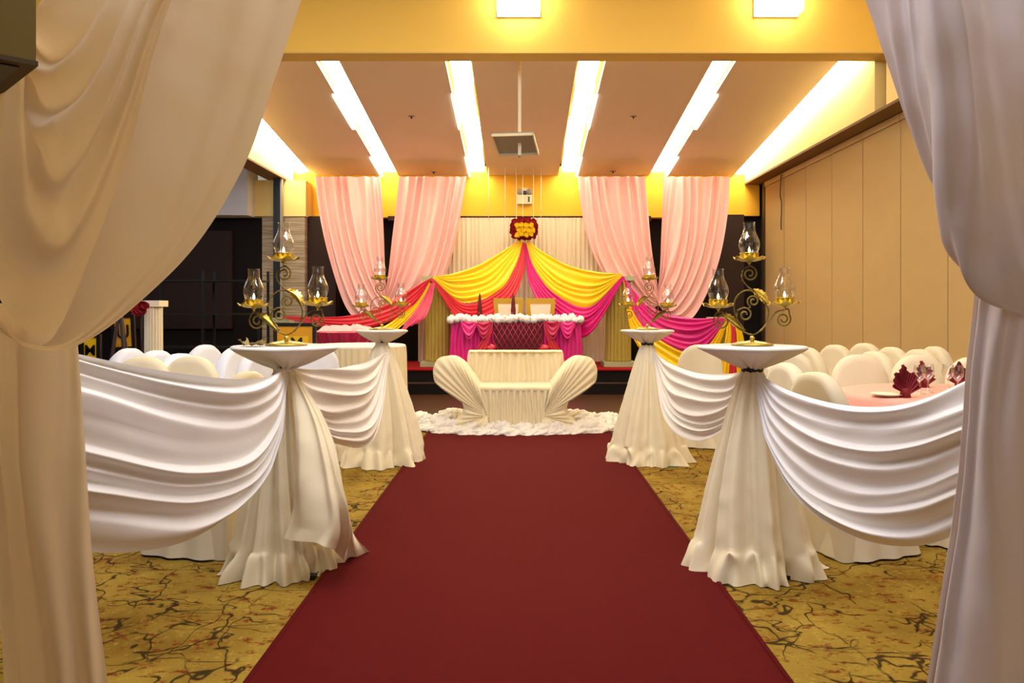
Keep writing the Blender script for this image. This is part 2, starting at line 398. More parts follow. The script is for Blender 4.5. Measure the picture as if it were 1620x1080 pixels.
# neighbouring dark room on the left
struct(MB().box(-9, -4.22, 12.98, 13.1, 0, 2.72), 'wall_left_back', 'dark_wall')
struct(MB().box(-9, -4.34, 12.6, 13.1, 2.72, 4.9), 'wall_left_bulkhead', 'white_paint')
struct(MB().box(-9.1, -9, -4.6, 14, 0, 4.9), 'wall_left', 'dark_wall')
struct(MB().box(-9, -4.12, 8.24, 13, 3.62, 3.7), 'ceiling_left', 'white_paint')
struct(MB().box(-9.1, 4.5, -4.7, -4.6, 0, 4.9), 'wall_front', 'wall_cream')
struct(MB().box(-9.0, -4.9, 2.0, 2.1, 0, 4.9), 'wall_left_near', 'dark_wall')
struct(MB().box(-7.4, -4.7, 12.9, 12.978, .9, 2.5), 'trim_18', 'dark_brown')

# red aisle carpet
def runner():
    mb = MB(); g = []
    x0, x1 = -.913, .905
    for i in range(60):
        y = -1+9.35*i/59
        g.append([(x0+(x1-x0)*j/12, y, .012+.003*noise.noise(Vector((j*.9, y*2, 0)))) for j in range(13)])
    mb.grid(g)
    for xa, xb in ((x0-.004, x0+.012), (x1-.012, x1+.004)): mb.box(xa, xb, -1, 8.35, .001, .017)
    return mb.build('red_carpet', 'red_carpet', label='long dark red carpet runner down the middle aisle', cat='carpet')
runner()

# stage
st = empty('stage', (0, 11.25, 0), 'low black-skirted stage with red carpeted top under the head table', 'stage')
MB().box(-3.3, 3.3, .26, 2.0, 0, .33).build('skirt', 'stage_black', st, smooth=False)
MB().box(-3.32, 3.32, .24, 2.0, .33, .35).build('carpet_top', 'stage_red', st, smooth=False)
MB().box(-2.2, 2.4, 0, .25, 0, .155).build('step', 'stage_black', st, smooth=False)
MB().box(-2.2, 2.4, -.005, .25, .156, .166).build('step_edge', 'dark_brown', st, smooth=False)

# backdrop curtain
def pleat_sheet(mb, x0, x1, y, z0, z1, n, amp, seed=0, nz=10, path=None):
    g = []; nx = n*8
    for i in range(nz+1):
        t = i/nz; z = z1+(z0-z1)*t; row = []
        for j in range(nx+1):
            s = j/nx; ph = n*s+.5*noise.noise(Vector((s*n*.4, t*1.3, seed)))
            d = amp*(.6+.8*abs(noise.noise(Vector((s*n*.7, 0, seed+3)))))*math.cos(2*PI*ph)*(.5+.5*t if t < .1 else 1)
            if path: p, nn = path(s, t); row.append((p[0]+nn[0]*d, p[1]+nn[1]*d, z))
            else: row.append((x0+(x1-x0)*s, y-d, z))
        g.append(row)
    return mb.grid(g)
pleat_sheet(MB(), -1.66, 1.42, 12.95, .36, 2.72, 42, .03, 1, 14).build('backdrop_curtain', 'backdrop', label='cream pleated backdrop curtain hanging behind the head table', cat='curtain')
MB().tube([(-1.75, 12.95, 2.735), (1.5, 12.95, 2.735)], .012, 8, 4).build('curtain_rod', 'dark_brown', label='dark rod carrying the cream backdrop curtain', cat='curtain rod')
# thin hanging strings
for i, (px, yb) in enumerate([(773, 345), (799, 345), (817, 372), (827, 378), (844, 372), (856, 345)]):
    a = W(px, 283, 12.84); b = W(px, yb, 12.84)
    MB().tube([(a.x, 12.84, zc(12.84)-.001), b], .0045, 5, 2).build('hanging_string', 'string', label='thin pale string hanging from the ceiling, %s' % ['leftmost of six', 'second of six from the left', 'passing the left rim of the flower ball', 'over the middle of the flower ball', 'passing the right rim of the flower ball', 'rightmost of six'][i], cat='string', group='strings above the backdrop')

# four pink tied curtains: key strands traced along the cloth
def pink(name_label, outer, inner, mid, seed):
    mb = MB(); sheet(mb, [K(*outer, Y=12.55), K(*mid, Y=12.5), K(*inner, Y=12.55)], 7, .75, 46, 140, 'cos', seed, .35, .012, maxamp=.085)
    mb.build('pink_curtain', 'satin_pink', label=name_label, cat='curtain', group='pink curtains tied in two pairs')
pink('shiny pink curtain, first from the left, tied back to its right',
     [(500, 280), (510, 350), (526, 420), (548, 485), (575, 512), (596, 506), (612, 489)], [(603, 280), (606, 330), (608, 380), (609, 420), (610, 450), (611, 470), (612, 487)],
     [(551, 280), (557, 345), (568, 405), (585, 455), (600, 482), (607, 487), (612, 488)], 1)
pink('shiny pink curtain, second from the left, tied back to its left',
     [(738, 280), (727, 350), (712, 415), (690, 470), (660, 508), (632, 512), (612, 489)], [(633, 280), (628, 330), (622, 380), (618, 420), (615, 450), (613, 470), (612, 487)],
     [(686, 280), (676, 345), (663, 405), (643, 455), (625, 482), (617, 487), (612, 488)], 2)
pink('peach pink curtain, third from the left, tied back to its right',
     [(913, 280), (922, 345), (938, 400), (962, 445), (990, 480), (1018, 492), (1042, 482)], [(1018, 280), (1023, 330), (1028, 380), (1033, 420), (1037, 445), (1040, 465), (1042, 479)],
     [(966, 280), (973, 340), (985, 395), (1004, 440), (1024, 468), (1036, 478), (1042, 480)], 3)
pink('peach pink curtain, rightmost, tied back to its left',
     [(1153, 280), (1148, 345), (1136, 410), (1116, 465), (1092, 503), (1065, 503), (1042, 482)], [(1048, 280), (1047, 330), (1045, 380), (1044, 420), (1043, 445), (1042, 465), (1042, 479)],
     [(1100, 280), (1096, 340), (1085, 400), (1068, 450), (1052, 477), (1046, 482), (1042, 480)], 4)

# fluted columns
def fluted(name, x, y, z0, h, r, label, m='pillar_gold', cap='pillar_cap', group=None):
    e = empty(name, (x, y, z0), label, 'column', group)
    N = 18
    MB().lathe([(r, .07), (r*.97, .1), (r*.95, h*.5), (r*.93, h-.10), (r*.97, h-.07)], N*8, mod=lambda a, z: 1-.16*(1-abs(math.sin(a*N/2))**.8)).build('shaft', m, e)
    MB().box(-r*1.2, r*1.2, -r*1.2, r*1.2, 0, .07).build('base', cap, e, smooth=False)
    MB().box(-r*1.1, r*1.1, -r*1.1, r*1.1, h-.07, h).build('cap', cap, e, smooth=False)
    return e
xl = (693-CX)/F*12.2; xr = (978-CX)/F*12.2
fluted('fluted_column', xl, 12.2, .35, 1.375, .205, 'gold fluted column on the stage, left of the head table', group='fluted columns of the backdrop')
fluted('fluted_column', xr, 12.2, .35, 1.375, .205, 'gold fluted column on the stage, right of the head table', group='fluted columns of the backdrop')
fluted('fluted_column', (1136-CX)/F*11.0, 11.0, 0, 1.115, .12, 'short fluted column carrying the magenta swag near the folding wall', group='fluted columns of the backdrop')
fluted('fluted_column', (447-CX)/F*11.6, 11.6, 0, 1.10, .12, 'short fluted column carrying the coral swag near the papered pillar', group='fluted columns of the backdrop')
fluted('fluted_column', (243-CX)/F*9, 9.0, 0, 1.33, .105, 'pale cream fluted column stored in the dark room at left', m='cushion', cap='cushion')

# swags of the backdrop
def swag(name, mt, keys, folds, amp, label, seed=0, nu=50, nv=110, group=None, cat='drape', **kw):
    mb = MB(); sheet(mb, keys, folds, amp, nu, nv, 'saw', seed, **kw)
    return mb.build(name, mt, label=label, cat=cat, group=group)
G = 'coloured swags of the backdrop'
def D(*p, y0=12.78, y1=11.86):
    n = len(p)-1; return [W(a[0], a[1], y0+(y1-y0)*(min(1, i/n/.8)**1.5)) for i, a in enumerate(p)]
swag('swag', 'satin_yellow', [D((822, 380), (790, 400), (755, 420), (715, 433), (686, 437)), D((825, 381), (802, 412), (768, 442), (720, 450), (686, 438)), D((827, 383), (815, 420), (788, 462), (728, 478), (685, 440))], 6, .45, 'bright yellow satin swag from the flower ball to the left column', 1, group=G)
swag('swag', 'satin_coral', [D((827, 383), (816, 420), (790, 458), (735, 480), (683, 440), y0=12.82), D((829, 384), (822, 430), (796, 473), (738, 496), (682, 440), y0=12.82), D((831, 386), (827, 436), (802, 486), (738, 515), (680, 441), y0=12.82)], 5, .45, 'coral red satin swag below the left yellow one', 2, group=G)
swag('swag', 'satin_yellow', [D((834, 380), (862, 400), (900, 420), (945, 430), (984, 433)), D((833, 382), (852, 415), (888, 445), (938, 456), (985, 434)), D((832, 384), (846, 425), (880, 468), (932, 486), (985, 436))], 6, .45, 'bright yellow satin swag from the flower ball to the right column', 3, group=G)
swag('swag', 'satin_magenta', [D((832, 384), (846, 425), (880, 465), (932, 484), (985, 436), y0=12.82), D((830, 386), (842, 440), (878, 485), (930, 505), (987, 437), y0=12.82), D((829, 388), (838, 450), (872, 505), (928, 532), (989, 438), y0=12.82)], 6, .45, 'magenta satin swag below the right yellow one', 4, group=G)
E = lambda *p: D(*p, y0=11.84, y1=11.4)
swag('swag', 'satin_coral', [E((684, 438), (650, 456), (608, 482), (545, 500), (447, 500)), E((682, 441), (652, 470), (612, 496), (548, 510), (447, 501)), E((681, 444), (655, 482), (618, 508), (550, 522), (447, 503))], 4, .45, 'coral satin swag falling left from the left column', 5, group=G)
swag('swag', 'satin_yellow', [E((680, 446), (652, 480), (622, 507), (590, 524), (555, 535)), E((681, 450), (660, 487), (632, 518), (600, 538), (558, 548))], 3, .4, 'narrow yellow satin band falling left from the left column', 6, group=G, nv=50)
swag('swag', 'satin_fuchsia', [E((681, 448), (668, 475), (650, 500), (632, 525)), E((688, 448), (684, 475), (674, 500), (660, 512)) ], 3, .4, 'dark red satin fold hanging at the left column', 7, group=G, nv=50)
R_ = lambda *p: D(*p, y0=11.84, y1=10.84)
swag('swag', 'satin_magenta', [R_((984, 435), (1012, 468), (1045, 492), (1095, 503), (1148, 502)), R_((985, 438), (1010, 485), (1048, 518), (1100, 528), (1149, 503)), R_((986, 441), (1006, 500), (1045, 540), (1104, 560), (1150, 505))], 6, .45, 'magenta satin swag from the right column towards the folding wall', 8, group=G)
swag('swag', 'satin_yellow', [R_((986, 442), (1006, 500), (1045, 538), (1104, 558), (1151, 505)), R_((987, 446), (1003, 518), (1043, 560), (1106, 580), (1152, 506)), R_((988, 450), (1000, 530), (1040, 577), (1108, 604), (1153, 507))], 4, .45, 'yellow satin swag below the magenta one near the folding wall', 9, group=G)
T_ = lambda *p: [W(a[0], a[1], 10.80) for a in p]
swag('swag_tail', 'satin_yellow', [T_((1150, 502), (1148, 530), (1138, 600)), T_((1153, 502), (1157, 530), (1152, 600))], 2, .4, 'yellow satin tail hanging from the short right column, left strand', 10, group=G, nv=30)
swag('swag_tail', 'satin_coral', [T_((1153, 502), (1157, 530), (1153, 600)), T_((1156, 502), (1164, 530), (1164, 600))], 2, .4, 'coral satin tail hanging from the short right column', 11, group=G, nv=30)
swag('swag_tail', 'satin_yellow', [T_((1156, 502), (1165, 530), (1165, 600)), T_((1160, 503), (1176, 532), (1182, 600))], 2, .4, 'yellow satin tail hanging from the short right column, right strand', 12, group=G, nv=30)
# flower ball
fb = W(829, 362, 12.7)
e = empty('flower_ball', fb, 'round flower ball of red roses with a yellow centre, top of the backdrop', 'flowers')
def rose_mb(r, seed):
    mb = MB()
    for k in range(4):
        rr = r*(1-.17*k); g = []
        for i in range(4):
            t = i/3; g.append([(rr*(.55+.45*t)*(1+.14*math.sin(3*a+k*2+seed))*math.cos(a), -r*(.1+.22*k)-r*.55*t*(1-.1*k)+.14*r*math.sin(3*a+k*2.2), rr*(.55+.45*t)*(1+.14*math.sin(3*a+k*2+seed))*math.sin(a)) for a in [2*PI*j/14 for j in range(14)]])
        mb.grid(g, True)
    mb.ball((0, -.0*r, 0), r*.8, r*.5, r*.8, 10); return mb
ra = rose_mb(.036, 0)
first = {}
def rose(col, x, z, y=0, sc=1):
    if col not in first: o = rose_mb(.036, 1).build('rose', col, e); first[col] = o
    else: o = first[col].copy(); C.objects.link(o); o.parent = e
    o.location = (x, y, z); o.rotation_euler = (0, random.uniform(0, 6), 0); o.scale = (sc,)*3
random.seed(4)
for k in range(16):
    a = 2*PI*k/16; ca, sa = math.cos(a), math.sin(a); q = (abs(ca)**4+abs(sa)**4)**(-.25)
    rose('flower_red', .185*ca*q, .145*sa*q, -.01, 1.25)
for k in range(12): a = 2*PI*k/12+.2; rose('flower_red', .15*math.cos(a), .12*math.sin(a)+.02, -.05, 1.2)
for iz in range(3):
    for ix in range(4): rose('flower_yellow', (ix-1.5)*.070+.03*(iz % 2)+random.uniform(-.018, .014), (iz-1)*.075-.025+random.uniform(-.015, .015), -.10-.02*(ix in (1, 2)), 1.25)
MB().ball((0, .0, 0), .18, .06, .165, 16).build('core', 'flower_red', e)
# emergency light
p = W(830, 323, 13.26)
e = empty('emergency_light', p, 'white emergency lamp with two heads and green mark on the yellow wall', 'emergency light')
MB().box(-.125, .125, -.06, .015, 0, .15).build('housing', 'plastic_white', e, smooth=False)
MB().box(.055, .085, -.065, -.0605, .03, .12).build('exit_mark', 'green_mark', e, smooth=False)
MB().box(-.03, .03, -.05, .0, .15, .22).build('bracket', 'black_metal', e, smooth=False)
MB().box(-.05, .05, -.05, .0, .22, .27).build('mount', 'plastic_white', e, smooth=False)
for s in (-1, 1):
    MB().ball((s*.075, -.05, .20), .052, .04, .052, 14).build('lamp_head', 'pale_grey', e)

# ceiling details
e = empty('ceiling_tray', (0.0, 8.85, 2.965), 'cream square tray on a long pole hanging from the ceiling', 'ceiling mount')
MB().box(-.018, .018, -.018, .018, -.01, zc(8.85)-2.965).build('pole', 'plastic_white', e, smooth=False)
MB().ball((0, 0, -.02), .02, n=8).build('tip', 'pale_grey', e)
mt = Matrix.Translation((-.03, 0, .12)) @ Matrix.Rotation(math.radians(-8), 4, 'Z') @ Matrix.Rotation(math.radians(-14), 4, 'X')
mb = MB()
mb.box(-.25, .22, -.26, .26, 0, .012, mt); mb.build('tray', 'pale_grey', e, smooth=False)
mb = MB()
for q in ((-.25, -.235, -.26, .26), (.205, .22, -.26, .26), (-.25, .22, -.26, -.245), (-.25, .22, .245, .26)): mb.box(q[0], q[1], q[2], q[3], -.03, 0, mt)
mb.build('rim', 'plastic_white', e, smooth=False)
for px, py, lab in ((651, 184, 'small ceiling sprinkler on the second panel, nearer the beam'), (1002, 184, 'small ceiling sprinkler on the fourth panel, nearer the beam'), (686, 272, 'small ceiling sprinkler above the second pink curtain'), (970, 271, 'small ceiling sprinkler above the third pink curtain')):
    Y = 3.9215/((HY-py)/F+.129); x = (px-CX)/F*Y
    e = empty('sprinkler', (x, Y, zc(Y)), lab, 'sprinkler', 'ceiling sprinklers')
    MB().lathe([(.045, -.004), (.045, .0), (.02, .002)], 16).build('rose_plate', 'pale_grey', e); MB().lathe([(.012, -.03), (.012, -.004)], 10).build('nozzle', 'rail', e)
# cord on the folding wall
MB().tube([(4.04, 12.2, 3.3), (4.03, 12.22, 3.0), (4.045, 12.2, 2.85), (4.03, 12.18, 2.55), (4.04, 12.2, 2.45)], .008, 6).build('wall_cord', 'black_metal', label='black cord hanging down the far end of the folding wall', cat='cord')

# ---------------- head table ----------------
Yt = 11.72
x0, x1 = (716-CX)/F*Yt, (916-CX)/F*Yt; xm = (x0+x1)/2; hw = (x1-x0)/2
e = empty('head_table', (xm, Yt+.33, .35), 'head table in magenta satin with latticed front on the stage', 'table')
MB().box(-hw, hw, -.33, .33, .70, .73).build('tabletop', 'satin_fuchsia', e, smooth=False)
def rectpath(hw, hd):
    P = [(-hw, hd), (-hw, -hd), (hw, -hd), (hw, hd)]; Ls = [2*hd, 2*hw, 2*hd]; T = sum(Ls)
    def f(s, t):
        d = s*T
        for i in range(3):
            if d <= Ls[i] or i == 2:
                a, b = P[i], P[i+1]; q = min(d/Ls[i], 1); fl = 1+.05*t
                n = [(-1, 0), (0, -1), (1, 0)][i]
                return ((a[0]+(b[0]-a[0])*q)*fl, (a[1]+(b[1]-a[1])*q)*fl), n
            d -= Ls[i]
    return f
pleat_sheet(MB(), 0, 0, 0, .01, .72, 30, .028, 5, 10, rectpath(hw, .34)).build('table_skirt', 'satin_magenta', e)
MB().box(-.33, .40, -.385, -.375, .24, .68).build('front_panel', 'maroon', e, smooth=False)
random.seed(2)
for s in (-1, 1):
    for k in range(-3, 12):
        xa = -.33+.08*k; xb = xa+.25*1
        pa = Vector((xa, 0, .68)); pb = Vector((xb, 0, .24))
        if s < 0: pa, pb = Vector((.07-xa, 0, .68)), Vector((.07-xb, 0, .24))
        # clip to the panel
        def clip(a, b, lim):
            if b.x == a.x: return a, b
            t0, t1 = 0, 1
            for X in (-.33, .40):
                t = (X-a.x)/(b.x-a.x)
                if 0 < t < 1:
                    if (X == -.33) == (b.x > a.x): t0 = max(t0, t)
                    else: t1 = min(t1, t)
            return a.lerp(b, t0), a.lerp(b, t1)
        m_ = (pa+pb)/2
        if max(pa.x, pb.x) < -.30 or min(pa.x, pb.x) > .37: continue
        a, b = clip(pa, pb, 0)
        if (b-a).length < .05: continue
        off = Vector((0, -.392-.006*(s > 0), 0))
        MB().tube([a+off, b+off], .011, 6, 2, flat=.5).build('ribbon', 'satin_fuchsia', e)
for s in (-1, 1):     # gathered swags each side of the lattice
    for k, (xa, xb) in enumerate(((.42, .66), (.64, .88))):
        ax, bx = (xa, xb) if s > 0 else (-xa+.07, -xb+.07)
        ax = max(min(ax, hw), -hw); bx = max(min(bx, hw), -hw)
        mb = MB(); sheet(mb, [[(ax, -.40, .70), ((ax+bx)/2, -.42, .69), (bx, -.40, .70)], [(ax, -.41, .67), ((ax+bx)/2, -.47, .52), (bx, -.41, .67)], [(ax, -.41, .64), ((ax+bx)/2, -.45, .42), (bx, -.41, .64)]], 4, .5, 20, 40, 'saw', k+s)
        mb.build('gathered_swag', 'satin_fuchsia' if k == 0 else 'satin_magenta', e)
    bxx = -.36 if s < 0 else .43
    MB().ball((bxx, -.43, .30), .07, .03, .05, 12, .6, s).build('bow', 'satin_coral', e)
# side panels of drapery flanking the lattice
for s in (-1, 1):
    q = .035; mb = MB(); xs = q+s*.37
    sheet(mb, [[(xs, -.40, .69), (xs+s*.03, -.42, .5), (xs+s*.12, -.42, .24)], [(xs+s*.05, -.40, .69), (xs+s*.12, -.43, .5), (xs+s*.26, -.42, .26)]], 3, .4, 16, 30, 'saw', 3)
    mb.build('side_fall', 'satin_coral', e)
# garland of white rosettes along the table edge
g_ = empty('rosette_garland', (xm, Yt-.02, 1.08), 'garland of white cloth rosettes along the head table edge', 'garland')
def rosette(seed, r=.055):
    mb = MB(); g = []
    for i in range(9):
        ph = PI*i/8; row = []
        for j in range(18):
            th = 2*PI*j/18; q = 1+.22*math.sin(4*th+7*ph+seed)+.2*noise.noise(Vector((math.cos(th)*2, math.sin(th)*2, ph*2+seed)))
            row.append((math.sin(ph)*math.cos(th)*r*q, math.sin(ph)*math.sin(th)*r*q, math.cos(ph)*r*q))
        g.append(row)
    return mb.grid(g, True)
rs = [rosette(k).build('rosette', 'rosette_white', g_) for k in range(4)]
random.seed(7); pts = []
for i in range(23): pts.append((-hw-.02+(2*hw+.04)*i/22, -.02, 0))
for i in range(1, 6):
    for s in (-1, 1): pts.append((s*(hw+.03), .12*i, 0))
for i in range(16): pts.append((-hw+.1+(2*hw-.2)*i/15, .05, .02))
for i, p in enumerate(pts):
    o = rs[i] if i < 4 else rs[i % 4].copy()
    if i >= 4: C.objects.link(o); o.parent = g_
    o.location = (p[0], p[1]+random.uniform(-.01, .01), p[2]-.01+random.uniform(-.018, .018)); o.rotation_euler = (random.uniform(0, 6), random.uniform(0, 6), random.uniform(0, 6)); s = random.uniform(.85, 1.15); o.scale = (s, s, s)
# red candles in glass holders
for px, lab in ((759, 'tall dark red candle in a glass holder, left end of head table'), (812, 'tall dark red candle in a glass holder, in front of the left gold chair')):
    p = W(px, 0, Yt+.2); e = empty('candle_stick', (p.x, Yt+.2, 1.08), lab, 'candle', 'red candles on the head table')
    MB().lathe([(.035, 0), (.034, .008), (.01, .02), (.012, .045), (.03, .06), (.032, .1)], 14, caps=False).build('holder', 'glass', e)
    MB().lathe([(.026, .045), (.034, .12), (.03, .25), (.018, .35), (.006, .385)], 12, mod=lambda a, z: 1+.25*math.cos(2*a+z*9)).build('candle', 'maroon', e)
# gold chairs behind the table
gc = None
for px, lab in ((804, 'gold framed chair with cream back, left behind the head table'), (855, 'gold framed chair with cream back, right behind the head table')):
    x = (px-CX)/F*12.22
    if gc is None:
        gc = empty('gold_chair', (x, 12.22, .35), lab, 'chair', 'gold chairs at the head table')
        def trap(w0, w1, z0, z1, y0, y1):
            v = []
            for y in (y0, y1):
                v += [(-w0, y, z0), (w0, y, z0), (w1, y, z1), (-w1, y, z1)]
            return v
        # frame as four bars
        mb = MB(); fq = [(0, 3, 2, 1), (4, 5, 6, 7), (0, 1, 5, 4), (1, 2, 6, 5), (2, 3, 7, 6), (3, 0, 4, 7)]
        mb.add(trap(.19, .235, .955, 1.04, -.02, .03), fq); mb.add(trap(.175, .18, .50, .56, -.02, .03), fq)
        for s in (-1, 1):
            v = [(s*.12, -.02, .5), (s*.18, -.02, .5), (s*.235, -.02, 1.0), (s*.165, -.02, 1.0), (s*.12, .03, .5), (s*.18, .03, .5), (s*.235, .03, 1.0), (s*.165, .03, 1.0)]
            mb.add(v, fq)
        mb.build('back_frame', 'gold_frame', gc, smooth=False)
        MB().add(trap(.13, .17, .55, .96, -.015, .02), fq).build('back_cushion', 'cushion', gc, smooth=False)
        MB().box(-.23, .23, -.45, .0, .42, .50).build('seat', 'cushion', gc, smooth=False)
        for s in (-1, 1):
            for y in (-.43, -.01): MB().tube([(s*.2, y, .42), (s*.21, y, 0)], .022, 8, 2).build('leg', 'gold_frame', gc)
        c0 = gc
    else: copy_tree(c0, (x, 12.22, .35), 0, lab)

# ---------------- the white love seat ----------------
Ys = 7.95; so = W(815, 0, Ys); sx = so.x
e = empty('love_seat', (sx, Ys, .012), 'white draped love seat with two fan-pleated shell arms at the carpet end', 'sofa')
def L(px, py, y=0): # local coords at sofa front plane
    p = W(px, py, Ys); return Vector((p.x-sx, y, p.z-.012))
outl = [(760, 611), (750, 597), (742, 587), (734, 577), (727, 571), (719, 566), (711, 564), (701, 565), (693, 569), (688, 577), (685.5, 587), (687, 602), (692, 609), (699, 614), (708, 620), (718, 627), (729, 634), (733, 645), (730, 655), (724, 663), (716, 672), (722, 680), (740, 682), (760, 682), (775, 680)]
for s in (-1, 1):
    o2 = [L(px, py) for px, py in outl]; pin = L(771, 657)
    if s > 0: o2 = [Vector((-p.x, p.y, p.z)) for p in o2]; pin = Vector((-pin.x, 0, pin.z))
    N = 150; ring = [cr(o2, i/N) for i in range(N+1)]; mb = MB(); g = []
    Kr = 14
    for k in range(Kr+1):
        t = k/Kr; row = []
        for i in range(N+1):
            q = pin.lerp(ring[i], t)
            ph = i/N*20+.5*noise.noise(Vector((i/N*9, 0, s)))
            d = .026*saw(ph, .35)*math.sin(min(t*1.3, 1)*PI/2)*(1-max(0, t-.9)*9)
            bulge = .05*math.sin(t*PI)**.8
            y = -d-bulge-.02+(.03*max(0, t-.85)/.15)
            row.append((q.x, y, q.z))
        g.append(row)
    for yy, sc in ((.03, 1.01), (.1, 1.0), (.25, .99), (.44, .98), (.47, .92)):
        g.append([(pin.x+(p.x-pin.x)*sc, yy, max(pin.z+(p.z-pin.z)*sc, 0)) for p in ring])
    mb.grid(g)
    kk = len(mb.v)-(N+1); mb.v.append(pin+Vector((0, .47, 0)))
    for i in range(N): mb.f.append((kk+i, kk+i+1, len(mb.v)-1))
    mb.build('arm', 'cloth_table', e)
a, b = L(757, 611), L(871, 611)
mb = MB(); g = []
for i in range(25):   # seat cushion, rounded
    u = i/24; x = a.x-.03+(b.x-a.x+.06)*u; row = []
    for (y, z) in [(-.035, -.045), (-.045, -.03), (-.045, -.012), (-.03, .0), (.0, .006), (.2, .01), (.45, .006), (.5, 0), (.5, -.1)]:
        row.append((x, y, a.z+z+.003*math.sin(u*20+y*9)))
    g.append(row)
mb.grid(g).build('seat', 'cloth_table', e)
pleat_sheet(MB(), a.x, b.x, -.035, .0, a.z-.02, 12, .026, 3, 12).build('seat_skirt', 'cloth_table', e)
# draped back
bt = CH-(556-HY)/F*8.42-.012; bw0 = 72/F*8.42
mb = MB()
def backpath(s, t):
    xx = -1+2*s; w_ = bw0*(1+.06*t)
    if abs(xx) < .8: return ((xx/.8*w_, .47-.02*t), (0, -1))
    q = (abs(xx)-.8)/.2; return ((math.copysign(w_+.02*q, xx), .47+.25*q), (math.copysign(1, xx), 0))
pleat_sheet(mb, 0, 0, 0, a.z-.02, bt, 13, .026, 8, 10, backpath)
mb.build('back_cover', 'cloth_table', e)
mb = MB(); g = []
for i in range(7):
    y = .45+.27*i/6; g.append([(-bw0-.012+(2*bw0+.024)*j/30, y-(.02*(1-abs(j/15-1)**4) if i == 0 else 0), bt+.012*math.sin(PI*i/6)+.004*noise.noise(Vector((j*.8, i, 0)))) for j in range(31)])
mb.grid(g).build('back_top', 'cloth_table', e)
MB().box(-bw0+.02, bw0-.02, .50, .7, .02, bt-.01).build('back_frame', 'cloth_table', e, smooth=False)
# ruffled cloth on the floor round the seat
def ruffle():
    mb = MB(); random.seed(11)
    pts = [W(650, 668, 8.5), W(676, 682, 8.0), W(730, 683, 7.82), W(815, 685, 7.74), W(900, 684, 7.8), W(952, 682, 7.95), W(980, 668, 8.45)]
    pts = [Vector((p.x, p.y, .012)) for p in pts]
    def puff(c, r, h, seed):
        g = []; n = 22
        for i in range(12):
            ph = PI*.52*i/11; row = []
            for j in range(n):
                th = 2*PI*j/n
                sw = .20*math.sin(3*th+6*ph+seed)+.10*math.sin(7*th-5*ph+seed*2)+.22*noise.noise(Vector((math.cos(th)*1.6, math.sin(th)*1.6, seed)))
                q = 1+sw*math.sin(ph)**.5
                row.append((c[0]+math.sin(ph)*math.cos(th)*r*q, c[1]+math.sin(ph)*math.sin(th)*r*q, max(.013, c[2]+math.cos(ph)*h*(1+.35*sw-.25*math.exp(-(ph*3)**2)))))
            g.append(row)
        mb.grid(g, True)
    k = 0
    for i in range(44):
        u = i/43; p = cr(pts, u)
        puff((p.x+random.uniform(-.03, .03), p.y+random.uniform(-.02, .03), .0), random.uniform(.07, .10), random.uniform(.05, .085), k); k += 1
    for i in range(34):
        u = i/33; p = cr(pts, u)
        puff((p.x*.93+random.uniform(-.05, .05), p.y+.14+random.uniform(-.03, .03), .02), random.uniform(.08, .12), random.uniform(.07, .12), k); k += 1
    for i in range(30):
        a_ = PI*i/29
        for rr in (.95, .8):
            x = -.05+math.cos(a_)*rr*.93+random.uniform(-.03, .03); y = 8.35+math.sin(a_)*rr*.55
            puff((x, y, .0 if rr > .9 else .05), random.uniform(.08, .12), random.uniform(.07, .13), k); k += 1
    return mb.build('ruffled_cloth', 'cloth_white', label='bunched white cloth heaped on the floor around the love seat', cat='cloth')
ruffle()

